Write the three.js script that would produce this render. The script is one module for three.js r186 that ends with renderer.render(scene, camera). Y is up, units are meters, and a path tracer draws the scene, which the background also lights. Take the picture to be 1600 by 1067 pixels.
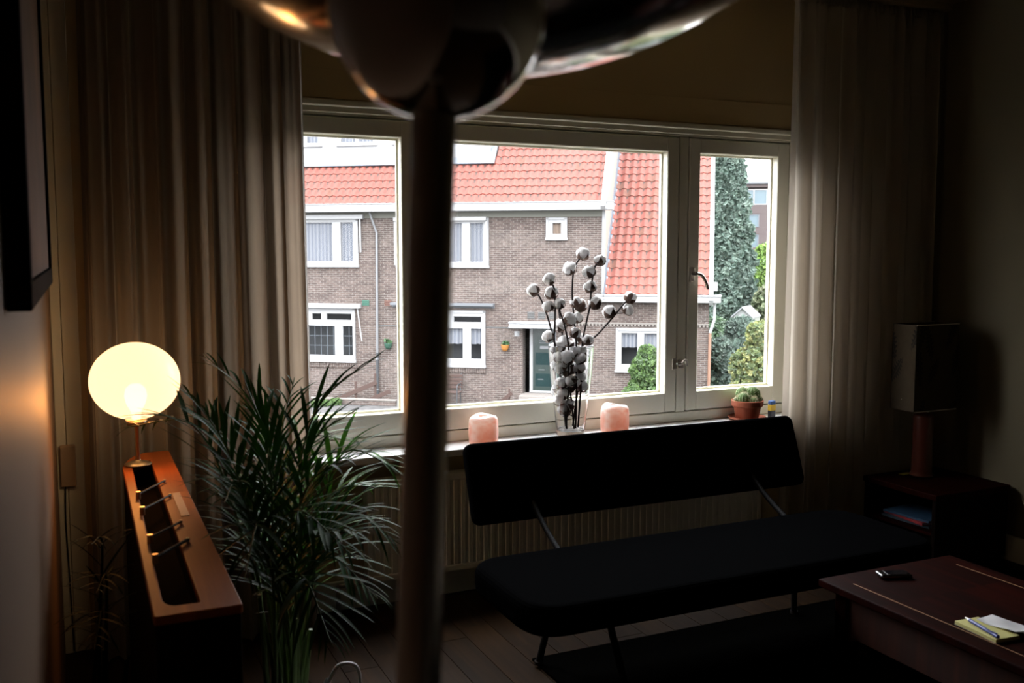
import * as THREE from 'three';
import { RoundedBoxGeometry } from 'three/addons/geometries/RoundedBoxGeometry.js';
import { mergeGeometries, mergeVertices } from 'three/addons/utils/BufferGeometryUtils.js';
import { FontLoader } from 'three/addons/loaders/FontLoader.js';
import { TextGeometry } from 'three/addons/geometries/TextGeometry.js';

// ---------------------------------------------------------------- camera, sky, exposure
const scene = new THREE.Scene();
const D2R = Math.PI / 180;
const camera = new THREE.PerspectiveCamera(39.39, 1600 / 1067, 0.05, 1000);
camera.position.set(0, 1.5, 0);
camera.rotation.order = 'YXZ';
camera.rotation.set(-5.31 * D2R, -24.6 * D2R, 0);
camera.focus = 6;
camera.userData.fStop = 5.5;
const renderer = new THREE.WebGLRenderer({ antialias: true });
renderer.toneMapping = THREE.LinearToneMapping;
renderer.toneMappingExposure = 1.0;
renderer.shadowMap.enabled = true;
{ // overcast sky: brighter overhead than at the horizon
  const W = 64, H = 32, d = new Float32Array(W * H * 4), z = 18;
  for (let j = 0; j < H; j++) {
    const up = Math.sin(((j + 0.5) / H - 0.5) * Math.PI), l = up > 0 ? z * (1.3 + 1.7 * up) / 3 : z * 0.22;
    for (let i = 0; i < W; i++) d.set([l * 0.98, l, l * 1.05, 1], (j * W + i) * 4);
  }
  const t = new THREE.DataTexture(d, W, H, THREE.RGBAFormat, THREE.FloatType);
  t.mapping = THREE.EquirectangularReflectionMapping; t.magFilter = THREE.LinearFilter; t.needsUpdate = true;
  scene.background = t; scene.environment = t;
}
// table lamp light is in its builder (makeGlobeLamp)

// ---------------------------------------------------------------- helpers
let seed = 7;
const rnd = () => { seed = (seed + 0x6d2b79f5) | 0; let t = Math.imul(seed ^ (seed >>> 15), 1 | seed); t = (t + Math.imul(t ^ (t >>> 7), 61 | t)) ^ t; return ((t ^ (t >>> 14)) >>> 0) / 4294967296; };
const rr = (a, b) => a + (b - a) * rnd();
const V = (x, y, z) => new THREE.Vector3(x, y, z);
const used = {};
function numbered(n) { const k = used[n] = (used[n] ?? -1) + 1; return k ? n + '_' + String(k).padStart(3, '0') : n; }
function shade(o) { o.castShadow = true; o.receiveShadow = true; return o; }
function thing(name, label, category, pos = [0, 0, 0], turn = 0, group) {
  const o = new THREE.Group(); o.name = numbered(name); scene.add(o);
  o.position.set(...pos); o.rotation.y = turn; o.userData = { label, category };
  if (group) o.userData.group = group;
  return o;
}
function part(name, geo, mat, parent, label) {
  const m = shade(new THREE.Mesh(Array.isArray(geo) ? merge(geo) : geo, mat)); m.name = numbered(name); parent.add(m);
  if (label) m.userData.label = label;
  return m;
}
function single(name, geo, mat, label, category, pos, turn = 0, group) {
  const m = part(name, geo, mat, scene); m.userData = { label, category }; if (group) m.userData.group = group;
  if (pos) m.position.set(...pos); m.rotation.y = turn;
  return m;
}
function struct(name, geo, mat, parent = scene) { const m = part(name, geo, mat, parent); m.userData.kind = 'structure'; return m; }
function merge(list) {
  const l = list.map((g) => { g = g.index ? g.toNonIndexed() : g; for (const k of Object.keys(g.attributes)) if (!['position', 'normal', 'uv'].includes(k)) g.deleteAttribute(k); return g; });
  return mergeGeometries(l);
}
function boxUV(g) { // uv in metres by dominant normal
  g = g.index ? g.toNonIndexed() : g;
  const p = g.attributes.position, n = g.attributes.normal, uv = new Float32Array(p.count * 2);
  for (let i = 0; i < p.count; i += 3) {
    const a = [0, 0, 0]; for (let k = 0; k < 3; k++) { a[0] += Math.abs(n.getX(i + k)); a[1] += Math.abs(n.getY(i + k)); a[2] += Math.abs(n.getZ(i + k)); }
    const ax = a[0] >= a[1] && a[0] >= a[2] ? 0 : a[1] >= a[2] ? 1 : 2;
    for (let k = i; k < i + 3; k++) { const x = p.getX(k), y = p.getY(k), z = p.getZ(k); uv[k * 2] = ax === 0 ? z : x; uv[k * 2 + 1] = ax === 1 ? z : y; }
  }
  g.setAttribute('uv', new THREE.BufferAttribute(uv, 2)); return g;
}
// box by its corners
function bb(x0, x1, y0, y1, z0, z1, r = 0.004) {
  const w = Math.abs(x1 - x0), h = Math.abs(y1 - y0), d = Math.abs(z1 - z0); r = Math.min(r, w / 2.2, h / 2.2, d / 2.2);
  const g = r > 0 ? new RoundedBoxGeometry(w, h, d, 1, r) : new THREE.BoxGeometry(w, h, d);
  g.translate((x0 + x1) / 2, (y0 + y1) / 2, (z0 + z1) / 2); return boxUV(g);
}
function tube(pts, r, seg = 24, rad = 6, closed = false) { return new THREE.TubeGeometry(new THREE.CatmullRomCurve3(pts.map((p) => V(...p)), closed, 'centripetal'), seg, r, rad, closed); }
function rod(a, b, r, n = 10, r2 = r) {
  const A = V(...a), B = V(...b), L = A.distanceTo(B), g = new THREE.CylinderGeometry(r2, r, L, n);
  g.applyQuaternion(new THREE.Quaternion().setFromUnitVectors(V(0, 1, 0), B.clone().sub(A).normalize())); g.translate((A.x + B.x) / 2, (A.y + B.y) / 2, (A.z + B.z) / 2); return g;
}
function lathe(pts, n = 40) { return new THREE.LatheGeometry(pts.map((p) => new THREE.Vector2(p[0], p[1])), n); }
// noise
const P = new Uint8Array(512); { const a = [...Array(256).keys()]; for (let i = 255; i > 0; i--) { const j = Math.floor(rnd() * (i + 1)); [a[i], a[j]] = [a[j], a[i]]; } for (let i = 0; i < 512; i++) P[i] = a[i & 255]; }
function vn(x, y, per = 256) { // periodic value noise
  const xi = Math.floor(x), yi = Math.floor(y), fx = x - xi, fy = y - yi, s = fx * fx * (3 - 2 * fx), t = fy * fy * (3 - 2 * fy), m = (v) => ((v % per) + per) % per;
  const h = (i, j) => P[P[m(i) & 255] + (m(j) & 255)] / 255;
  return (h(xi, yi) * (1 - s) + h(xi + 1, yi) * s) * (1 - t) + (h(xi, yi + 1) * (1 - s) + h(xi + 1, yi + 1) * s) * t;
}
const fbm = (x, y, per, o = 4) => { let s = 0, a = 0.5, f = 1; for (let i = 0; i < o; i++) { s += a * vn(x * f, y * f, per * f); a /= 2; f *= 2; } return s; };
function tex(w, h, fn, size = [1, 1], srgb = true) {
  const d = new Uint8Array(w * h * 4);
  for (let y = 0; y < h; y++) for (let x = 0; x < w; x++) { const c = fn(x / w, y / h, x, y); for (let k = 0; k < 3; k++) d[(y * w + x) * 4 + k] = Math.max(0, Math.min(255, c[k] ?? c[0])); d[(y * w + x) * 4 + 3] = 255; }
  const t = new THREE.DataTexture(d, w, h); t.wrapS = t.wrapT = THREE.RepeatWrapping; t.magFilter = THREE.LinearFilter; t.minFilter = THREE.LinearMipmapLinearFilter; t.generateMipmaps = true;
  t.repeat.set(1 / size[0], 1 / size[1]); if (srgb) t.colorSpace = THREE.SRGBColorSpace; t.needsUpdate = true; return t;
}
const S = (o) => new THREE.MeshStandardMaterial(o);
const PH = (o) => new THREE.MeshPhysicalMaterial(o);
const lin = (r, g, b) => new THREE.Color().setRGB(r, g, b);

// ---------------------------------------------------------------- materials
const T = {};
T.plaster = tex(256, 256, (u, v) => [110 + 60 * (fbm(u * 24, v * 24, 24, 3) - 0.5) + 10 * rnd()], [0.6, 0.6], false);
T.weave = tex(128, 128, (u, v, x, y) => [128 + 60 * (((x >> 1) + (y >> 1)) % 2 ? 1 : -1) * 0.5 + 40 * (rnd() - 0.5)], [0.06, 0.06], false);
const woodTex = (c1, c2, sx, sy) => tex(256, 512, (u, v) => { const g = fbm(u * 18 + 0.6 * vn(u * 3, v * 3, 3), v * 2, 18, 4), k = Math.min(1, Math.max(0, (g - 0.25) * 2)); return [0, 1, 2].map((i) => c1[i] + (c2[i] - c1[i]) * k + 8 * (rnd() - 0.5)); }, [sx, sy]);
T.darkWood = woodTex([58, 30, 18], [92, 46, 27], 0.5, 1);
T.orangeWood = woodTex([150, 84, 40], [184, 110, 56], 0.4, 1);
T.floorWood = woodTex([74, 52, 30], [104, 74, 44], 0.4, 1);
T.brick = (() => { // 2 m x 2 m of brickwork laid in courses of 65 mm
  const rows = 32, cols = 9;
  const tint = []; for (let j = 0; j < rows; j++) for (let i = 0; i < cols * 2; i++) tint.push(rr(-1, 1));
  const f = (u, v, mode) => {
    const j = Math.floor(v * rows), fy = v * rows - j; let x = u * cols + (j % 2) * 0.5; const i = Math.floor(x), fx = x - i;
    const mort = fy < 0.17 || fx < 0.05; const t = tint[(j % rows) * cols * 2 + (((i % cols) + cols) % cols) * 2];
    const n = fbm(u * 32, v * 32, 32, 3) - 0.5;
    if (mode) return [mort ? 90 : 190 + 50 * n];
    const big = fbm(u * 4, v * 4, 4, 2) - 0.5;
    if (mort) return [172 + 50 * n, 167 + 50 * n, 160 + 50 * n];
    return [118 + 15 * t + 40 * n + 20 * big, 101 + 14 * t + 40 * n + 18 * big, 93 + 13 * t + 40 * n + 18 * big];
  };
  return [tex(1024, 1024, (u, v) => f(u, v, 0), [2, 2]), tex(512, 512, (u, v) => f(u, v, 1), [2, 2], false)];
})();
T.speck = tex(128, 128, (u, v) => { const n = fbm(u * 16, v * 16, 16, 3); return [215 + 70 * (n - 0.45)]; }, [1, 1]);
T.asphalt = tex(256, 256, (u, v) => [112 + 70 * (fbm(u * 20, v * 20, 20, 4) - 0.5) + 14 * rnd()].concat(), [3, 3]);
T.bark = tex(128, 128, (u, v) => { const n = fbm(u * 24, v * 4, 24, 3); return [80 + 70 * (n - 0.4), 66 + 60 * (n - 0.4), 54 + 50 * (n - 0.4)]; }, [0.5, 0.5]);
T.salt = tex(256, 256, (u, v) => { const n = fbm(u * 6, v * 6, 6, 4), m = Math.min(1, Math.max(0, (n - 0.30) * 4)); return [252 - 10 * (1 - m), 186 + 56 * m, 164 + 70 * m]; });
T.terra = tex(128, 128, (u, v) => { const n = fbm(u * 8, v * 8, 8, 3) - 0.5; return [168 + 60 * n, 92 + 50 * n, 66 + 50 * n]; });
T.lace = tex(128, 256, (u, v) => [225 + 25 * Math.sin(u * Math.PI * 16), 230 + 22 * Math.sin(u * Math.PI * 16), 238 + 17 * Math.sin(u * Math.PI * 16)], [1, 1]);

const M = {
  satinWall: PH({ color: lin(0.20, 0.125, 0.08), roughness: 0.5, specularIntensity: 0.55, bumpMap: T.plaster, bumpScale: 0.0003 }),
  wallShaded: S({ color: lin(0.15, 0.125, 0.075), roughness: 0.92, bumpMap: T.plaster, bumpScale: 0.0012 }),  // right wall: same paint as the window wall, its shade put into the colour
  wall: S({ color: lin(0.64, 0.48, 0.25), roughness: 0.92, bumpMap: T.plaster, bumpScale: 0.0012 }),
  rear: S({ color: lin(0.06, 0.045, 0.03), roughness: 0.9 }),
  ceiling: S({ color: lin(0.40, 0.32, 0.2), roughness: 0.95 }),
  trim: S({ color: lin(0.80, 0.77, 0.63), roughness: 0.45, bumpMap: T.plaster, bumpScale: 0.0004 }),
  skirting: S({ color: lin(0.84, 0.81, 0.72), roughness: 0.5 }),
  dark: S({ color: lin(0.02, 0.018, 0.016), roughness: 0.8 }),
  sill: PH({ color: lin(0.86, 0.86, 0.86), roughness: 0.3 }),
  glass: PH({ color: 0xffffff, transmission: 1, thickness: 0, roughness: 0.0, ior: 1.5, specularIntensity: 0.2 }),
  floor: PH({ map: T.floorWood, color: lin(0.25, 0.22, 0.13), roughness: 0.55, specularIntensity: 0.2 }), floor2: PH({ map: T.floorWood, color: lin(0.21, 0.185, 0.11), roughness: 0.55, specularIntensity: 0.2 }), floor3: PH({ map: T.floorWood, color: lin(0.18, 0.16, 0.10), roughness: 0.55, specularIntensity: 0.2 }),
  curtain: PH({ color: lin(0.25, 0.19, 0.135), roughness: 0.95, transmission: 0.55, thickness: 0, side: THREE.DoubleSide, bumpMap: T.weave, bumpScale: 0.0006 }),  // left curtain: same cloth as the right one, darkened in colour for its shade
  curtainLit: PH({ color: lin(0.54, 0.48, 0.40), roughness: 0.95, transmission: 0.55, thickness: 0, side: THREE.DoubleSide, bumpMap: T.weave, bumpScale: 0.0006 }),  // right curtain: same cloth, window light put into the paler colour
  radiator: S({ color: lin(0.85, 0.85, 0.80), roughness: 0.4 }),
  chrome: S({ color: lin(0.62, 0.58, 0.54), metalness: 1, roughness: 0.09 }),
  satin: S({ color: lin(0.5, 0.45, 0.40), metalness: 1, roughness: 0.3 }),
  blackMetal: PH({ color: lin(0.010, 0.010, 0.010), roughness: 0.6, specularIntensity: 0.25 }),
  wool: PH({ color: lin(0.0008, 0.00085, 0.001), roughness: 1, specularIntensity: 0.01, bumpMap: T.weave, bumpScale: 0.001 }),
  rug: PH({ color: lin(0.0016, 0.0015, 0.0013), roughness: 1, specularIntensity: 0.01, bumpMap: T.weave, bumpScale: 0.002 }),
  darkWood: PH({ map: T.darkWood, color: lin(0.22, 0.085, 0.06), roughness: 0.6, specularIntensity: 0.06 }),
  blackWood: PH({ color: lin(0.007, 0.004, 0.003), roughness: 0.75, specularIntensity: 0.05 }),
  orangeWood: PH({ map: T.orangeWood, color: lin(0.75, 0.6, 0.42), roughness: 0.5, specularIntensity: 0.2 }),
  brass: S({ color: lin(0.55, 0.42, 0.25), metalness: 1, roughness: 0.35 }),
  leaf: PH({ color: lin(0.022, 0.085, 0.010), roughness: 0.55, specularIntensity: 0.22, transmission: 0.3, thickness: 0, side: THREE.DoubleSide }),
  rachis: S({ color: lin(0.10, 0.16, 0.04), roughness: 0.5 }),
  cotton: PH({ color: lin(0.76, 0.75, 0.74), roughness: 1, transmission: 0.3, thickness: 0, bumpMap: T.plaster, bumpScale: 0.002 }),
  calyx: S({ color: lin(0.10, 0.058, 0.042), roughness: 0.9, side: THREE.DoubleSide }),
  twig: S({ color: lin(0.022, 0.014, 0.012), roughness: 0.8 }),
  clear: PH({ color: 0xffffff, transmission: 1, thickness: 0.004, ior: 1.45, roughness: 0.01 }),
  salt: PH({ map: T.salt, roughness: 0.7, transmission: 0.5, thickness: 0 }),
  terra: S({ map: T.terra, roughness: 0.9 }),
  soil: S({ color: lin(0.03, 0.022, 0.016), roughness: 1 }),
  cactus: S({ color: lin(0.10, 0.17, 0.045), roughness: 0.75 }),
  spine: S({ color: lin(0.75, 0.70, 0.5), roughness: 0.7 }),
  white: S({ color: lin(0.8, 0.8, 0.8), roughness: 0.5 }),
  // outside
  brick: S({ map: T.brick[0], bumpMap: T.brick[1], bumpScale: 0.008, roughness: 0.95 }),
  housePaint: S({ color: lin(0.62, 0.63, 0.63), roughness: 0.55 }),
  cream: S({ color: lin(0.42, 0.35, 0.29), roughness: 0.7 }),
  soffit: S({ color: lin(0.24, 0.24, 0.20), roughness: 0.8 }),
  lead: S({ color: lin(0.22, 0.26, 0.30), roughness: 0.6, metalness: 0.2 }),
  zinc: S({ color: lin(0.30, 0.31, 0.32), roughness: 0.5, metalness: 0.2 }),
  darkPipe: S({ color: lin(0.06, 0.065, 0.07), roughness: 0.6 }),
  copper: S({ color: lin(0.36, 0.19, 0.12), roughness: 0.6 }),
  lace: PH({ map: T.lace, color: lin(0.17, 0.175, 0.185), roughness: 1, transmission: 0.25, thickness: 0, side: THREE.DoubleSide }),
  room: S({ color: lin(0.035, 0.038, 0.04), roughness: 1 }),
  doorGreen: PH({ color: lin(0.010, 0.034, 0.026), roughness: 0.3, clearcoat: 0.15, clearcoatRoughness: 0.05 }),
  greyPanel: S({ color: lin(0.18, 0.195, 0.21), roughness: 0.7 }),
  vent: S({ color: lin(0.12, 0.12, 0.115), roughness: 0.8 }),
  ventGreen: S({ color: lin(0.03, 0.14, 0.09), roughness: 0.7 }),
  ventRed: S({ color: lin(0.17, 0.075, 0.05), roughness: 0.7 }),
  paving: S({ map: T.asphalt, color: lin(0.6, 0.58, 0.56), roughness: 0.95 }),
  street: S({ map: T.asphalt, color: lin(0.4, 0.4, 0.4), roughness: 0.95 }),
  lawn: S({ color: lin(0.07, 0.13, 0.04), roughness: 1 }),
  rotWood: S({ color: lin(0.09, 0.05, 0.038), roughness: 0.9 }),
  bark: S({ map: T.bark, roughness: 1 }),
  aptBrick: S({ color: lin(0.13, 0.10, 0.095), roughness: 0.9 }),
  aptGlass: PH({ color: lin(0.16, 0.23, 0.26), roughness: 0.1, metalness: 0.3 }),
  stone: S({ color: lin(0.30, 0.27, 0.24), roughness: 0.9 }),
};
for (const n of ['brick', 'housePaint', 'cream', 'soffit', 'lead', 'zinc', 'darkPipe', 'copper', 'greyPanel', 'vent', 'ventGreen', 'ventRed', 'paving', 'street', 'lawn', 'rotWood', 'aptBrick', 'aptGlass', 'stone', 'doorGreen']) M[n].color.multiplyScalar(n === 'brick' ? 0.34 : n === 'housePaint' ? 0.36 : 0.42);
const tileMats = [[0.168, 0.037, 0.022], [0.18, 0.039, 0.023], [0.16, 0.036, 0.022], [0.165, 0.041, 0.026], [0.155, 0.040, 0.025]].map((c) => S({ color: lin(...c), roughness: 0.8, map: T.speck }));
const mossMat = S({ color: lin(0.125, 0.046, 0.028), roughness: 0.9, map: T.speck });

// ---------------------------------------------------------------- the room (x along the window wall, -z towards the window)
const XL = -0.085, XR = 4.12, ZW = -3.86, ZB = 2.4, YC = 2.76;
{
  const OX0 = 0.65, OX1 = 3.37, OY0 = 0.64, OY1 = 2.11;
  struct('wall_front', [bb(XL - 0.3, OX0, -0.2, YC + 0.2, ZW, ZW - 0.15, 0), bb(OX1, XR + 0.3, -0.2, YC + 0.2, ZW, ZW - 0.15, 0), bb(OX0, OX1, -0.2, OY0, ZW, ZW - 0.15, 0), bb(OX0, OX1, OY1, YC + 0.2, ZW, ZW - 0.15, 0)], M.wall);
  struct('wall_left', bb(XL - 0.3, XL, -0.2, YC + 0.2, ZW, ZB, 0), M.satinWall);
  struct('wall_right', bb(XR, XR + 0.3, -0.2, YC + 0.2, ZW, ZB, 0), M.wallShaded);
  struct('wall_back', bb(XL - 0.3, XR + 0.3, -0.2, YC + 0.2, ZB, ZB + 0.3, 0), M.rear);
  struct('ceiling', bb(XL - 0.3, XR + 0.3, YC, YC + 0.3, ZW - 0.3, ZB + 0.3, 0), M.ceiling);
  const fl = struct('floor', bb(XL - 0.3, XR + 0.3, -0.25, -0.021, ZW, ZB, 0), M.darkWood);
  // floor boards running towards the window
  const bw = 0.13, bl = 1.3, geos = [0, 1, 2].map((k) => { const g = bb(0.001, bw - 0.001, -0.02, 0, 0.001, bl - 0.001, 0.0015); const uv = g.attributes.uv; for (let i = 0; i < uv.count; i++) uv.setXY(i, uv.getX(i) + k * 0.13, uv.getY(i) + k * 0.31); return g; });
  const rest = [], fm = [M.floor, M.floor2, M.floor3];
  for (let i = 0; XL + i * bw < XR - 0.005; i++) {
    const w = Math.min(bw, XR - (XL + i * bw)), off = (i * 0.47) % bl;
    for (let z = ZW - off; z < ZB; z += bl) {
      const z0 = Math.max(z, ZW), z1 = Math.min(z + bl, ZB); if (z1 - z0 < 0.02) continue;
      if (z0 < -1.3) {
        const m = part('floor_plank', geos[i % 3], fm[Math.floor(rnd() * 3)], fl); m.position.set(XL + i * bw, 0, z0); m.scale.set(w / bw, 1, (z1 - z0) / bl);
      } else rest.push(bb(XL + i * bw + 0.001, XL + i * bw + w - 0.001, -0.02, 0, z0 + 0.001, z1 - 0.001, 0.0015));
    }
  }
  const r = part('floor_planks', rest, M.floor2, fl); r.userData.kind = 'stuff';
  struct('baseboard_front', bb(XL + 0.11, XR, 0, 0.125, ZW, ZW + 0.018, 0.004), M.skirting);
  struct('baseboard_right', bb(XR - 0.018, XR, 0, 0.125, ZW + 0.02, ZB, 0.004), M.skirting);
  // flush board and moulded strip over the window
  struct('trim_1', bb(0.5, 3.55, 2.118, 2.236, ZW, ZW + 0.007, 0.002), M.wall);
  struct('trim_2', [bb(0.62, 3.40, 2.085, 2.112, ZW, ZW + 0.028, 0.008), bb(0.62, 3.40, 2.062, 2.088, ZW, ZW + 0.018, 0.004)], M.trim);
  // boxed corner boards on the left of the window wall
  struct('trim_3', [bb(XL, -0.052, 0, YC, ZW, ZW + 0.022, 0.003), bb(-0.05, 0.006, 0, YC, ZW, ZW + 0.014, 0.003)], M.trim);
  struct('trim_4', [bb(XL + 0.1, XR, YC - 0.03, YC, -3.72, -3.60, 0.003)], M.ceiling); // curtain rail
  struct('window_sill', bb(0.60, 3.42, 0.645, 0.675, ZW - 0.02, -3.70, 0.005), M.sill);
}
{ // the window: outer frame and three sashes
  const w = new THREE.Group(); w.name = 'window_1'; w.userData.kind = 'structure'; scene.add(w);
  const z0 = ZW - 0.085, z1 = ZW, F = (x0, x1, y0, y1, za = z0, zb = z1, r = 0.005) => bb(x0, x1, y0, y1, za, zb, r);
  part('window_frame', [F(0.65, 0.705, 0.675, 2.062), F(3.315, 3.37, 0.675, 2.062), F(0.705, 3.315, 0.675, 0.724), F(0.705, 3.315, 2.052, 2.11), F(1.322, 1.374, 0.724, 2.052), F(2.648, 2.70, 0.724, 2.052), ...[[0.70, 0.73], [1.30, 1.396], [2.625, 2.722], [3.295, 3.32]].map(([a, b]) => F(a, b, 0.715, 2.06, z0 - 0.02, z0 + 0.009, 0)), ...[[0.715, 0.745], [2.035, 2.06]].map(([a, b]) => F(0.70, 3.32, a, b, z0 - 0.02, z0 + 0.009, 0))], M.trim, w);
  const sash = (x0, x1, px0, px1) => {
    const y0 = 0.7285, y1 = 2.047, py0 = 0.822, py1 = 1.977, a = z0 + 0.012, b = z1 + 0.004;
    const s = part('sash', [F(x0, px0, y0, y1, a, b, 0.007), F(px1, x1, y0, y1, a, b, 0.007), F(px0 - 0.004, px1 + 0.004, y0, py0, a, b, 0.007), F(px0 - 0.004, px1 + 0.004, py1, y1, a, b, 0.007),
      F(px0 - 0.001, px0 + 0.008, py0, py1, a + 0.02, a + 0.034, 0.002), F(px1 - 0.008, px1 + 0.001, py0, py1, a + 0.02, a + 0.034, 0.002), F(px0, px1, py0 - 0.001, py0 + 0.01, a + 0.02, a + 0.034, 0.002), F(px0, px1, py1 - 0.008, py1 + 0.001, a + 0.02, a + 0.034, 0.002)], M.trim, w);
    const g = new THREE.PlaneGeometry(px1 - px0, py1 - py0); g.translate((px0 + px1) / 2, (py0 + py1) / 2, a + 0.014);
    const p = part('pane', g, M.glass, s); p.castShadow = false; return s;
  };
  sash(0.7095, 1.3175, 0.785, 1.256);
  const sc = sash(1.3785, 2.6435, 1.44, 2.578);
  const sr = sash(2.7045, 3.3105, 2.767, 3.236);
  // lever handle on the right sash and catch on the mullion
  part('handle', [bb(2.714, 2.738, 1.36, 1.43, ZW + 0.004, ZW + 0.014, 0.004), rod([2.726, 1.40, ZW + 0.01], [2.726, 1.40, ZW + 0.045], 0.009, 14), tube([[2.726, 1.40, ZW + 0.045], [2.75, 1.392, ZW + 0.05], [2.775, 1.36, ZW + 0.05], [2.79, 1.325, ZW + 0.048]], 0.008, 20, 10)], M.satin, sr, 'grey lever handle');
  part('catch', [bb(2.615, 2.641, 0.935, 0.99, ZW + 0.004, ZW + 0.016, 0.005), bb(2.652, 2.682, 0.94, 0.985, ZW, ZW + 0.014, 0.005), bb(2.632, 2.668, 0.958, 0.972, ZW + 0.013, ZW + 0.03, 0.005), tube([[2.66, 0.965, ZW + 0.025], [2.675, 0.985, ZW + 0.035], [2.68, 0.955, ZW + 0.04]], 0.006, 14, 8)], M.satin, sc, 'metal window catch');
}
{ // small wall box and cable on the corner board
  const t = thing('wall_box', 'small brown wall box with a thin cable on the white corner board', 'switch box', [-0.048, 0.62, ZW + 0.022]);
  part('case', bb(-0.027, 0.027, 0.02, 0.175, -0.006, 0.018, 0.006), S({ color: lin(0.42, 0.30, 0.2), roughness: 0.5 }), t);
  part('cable', tube([[-0.012, 0.02, 0.006], [-0.016, -0.1, 0.003], [-0.012, -0.3, 0.003], [-0.006, -0.61, 0.003]], 0.003, 30, 6), M.dark, t);
}
{ // deep-edged canvas seen almost edge-on
  const t = thing('wall_picture', 'deep dark framed picture hung on the left wall near the lamp', 'picture', [XL, 1.422, -2.06]);
  part('frame', [bb(0.001, 0.033, 0, 0.04, -0.70, 0.635, 0.003), bb(0.001, 0.033, 0.86, 0.9, -0.70, 0.635, 0.003), bb(0.001, 0.033, 0.038, 0.862, 0.595, 0.635, 0.003), bb(0.001, 0.033, 0.038, 0.862, -0.70, -0.66, 0.003)], M.blackWood, t);
  part('canvas', bb(0.004, 0.026, 0.036, 0.864, -0.664, 0.6, 0.002), S({ map: tex(128, 128, (u, v) => { const n = fbm(u * 4, v * 4, 4, 4); return [90 + 60 * n, 62 + 40 * n, 44 + 30 * n]; }, [1.3, 0.9]), roughness: 0.8 }), t);
}

// ---------------------------------------------------------------- curtains
function curtainGeo(x0, x1, y0, y1, amp, n, sd, edge) {
  const nx = 360, ny = 30, pos = [], uv = [], idx = [], ph = [0, 1, 2, 3, 4].map((k) => Math.sin(sd * 12.9 + k * 78.2) * 43.7), L = x1 - x0;
  for (let j = 0; j <= ny; j++) for (let i = 0; i <= nx; i++) {
    const s = i / nx, v = j / ny, y = y0 + (y1 - y0) * v, t = s * n * 2 * Math.PI + 0.9 * Math.sin(s * 7 + ph[0]) + 0.5 * Math.sin(s * 17 + ph[1]) + 0.35 * (1 - v) * Math.sin(s * 11 + ph[2]);
    const gather = Math.max(0, 1 - (y1 - y) / 0.09);
    let z = amp * (0.75 + 0.35 * (1 - v)) * (0.72 * Math.sin(t) + 0.28 * Math.sin(t * 1.7 + ph[3] + 0.6 * v) + 0.2 * Math.sin(t * 0.43 + ph[4])) * (1 - 0.55 * gather) + 0.004 * Math.sin(t * 4.3 + v * 3) * (0.4 + gather);
    const x = x0 + L * s + 0.010 * Math.cos(t) * 1 + edge * (1 - v) * (s - 0.5);
    pos.push(x, y, z); uv.push(s * L * 2, y);
  }
  for (let j = 0; j < ny; j++) for (let i = 0; i < nx; i++) { const a = j * (nx + 1) + i, b = a + 1, c = a + nx + 1, d = c + 1; idx.push(a, b, d, a, d, c); }
  const g = new THREE.BufferGeometry(); g.setAttribute('position', new THREE.Float32BufferAttribute(pos, 3)); g.setAttribute('uv', new THREE.Float32BufferAttribute(uv, 2)); g.setIndex(idx); g.computeVertexNormals(); return g;
}
function curtain(x0, x1, n, sd, edge, label, cloth) {
  const t = thing('curtain', label, 'curtain', [0, 0, -3.655], 0, undefined);
  part('drape', curtainGeo(x0, x1, 0.02, YC - 0.035, 0.044, n, sd, edge), cloth, t);
  const hd = curtainGeo(x0, x1, YC - 0.075, YC - 0.032, 0.03, n * 2, sd + 3, 0); hd.translate(0, 0, 0.002); part('header_tape', hd, cloth, t);
  return t;
}
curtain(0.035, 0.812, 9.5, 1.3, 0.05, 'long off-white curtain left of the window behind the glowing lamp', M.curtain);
curtain(3.135, 4.085, 11.5, 4.1, 0.03, 'long off-white curtain right of the window beside the corner lamp', M.curtainLit);

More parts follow.
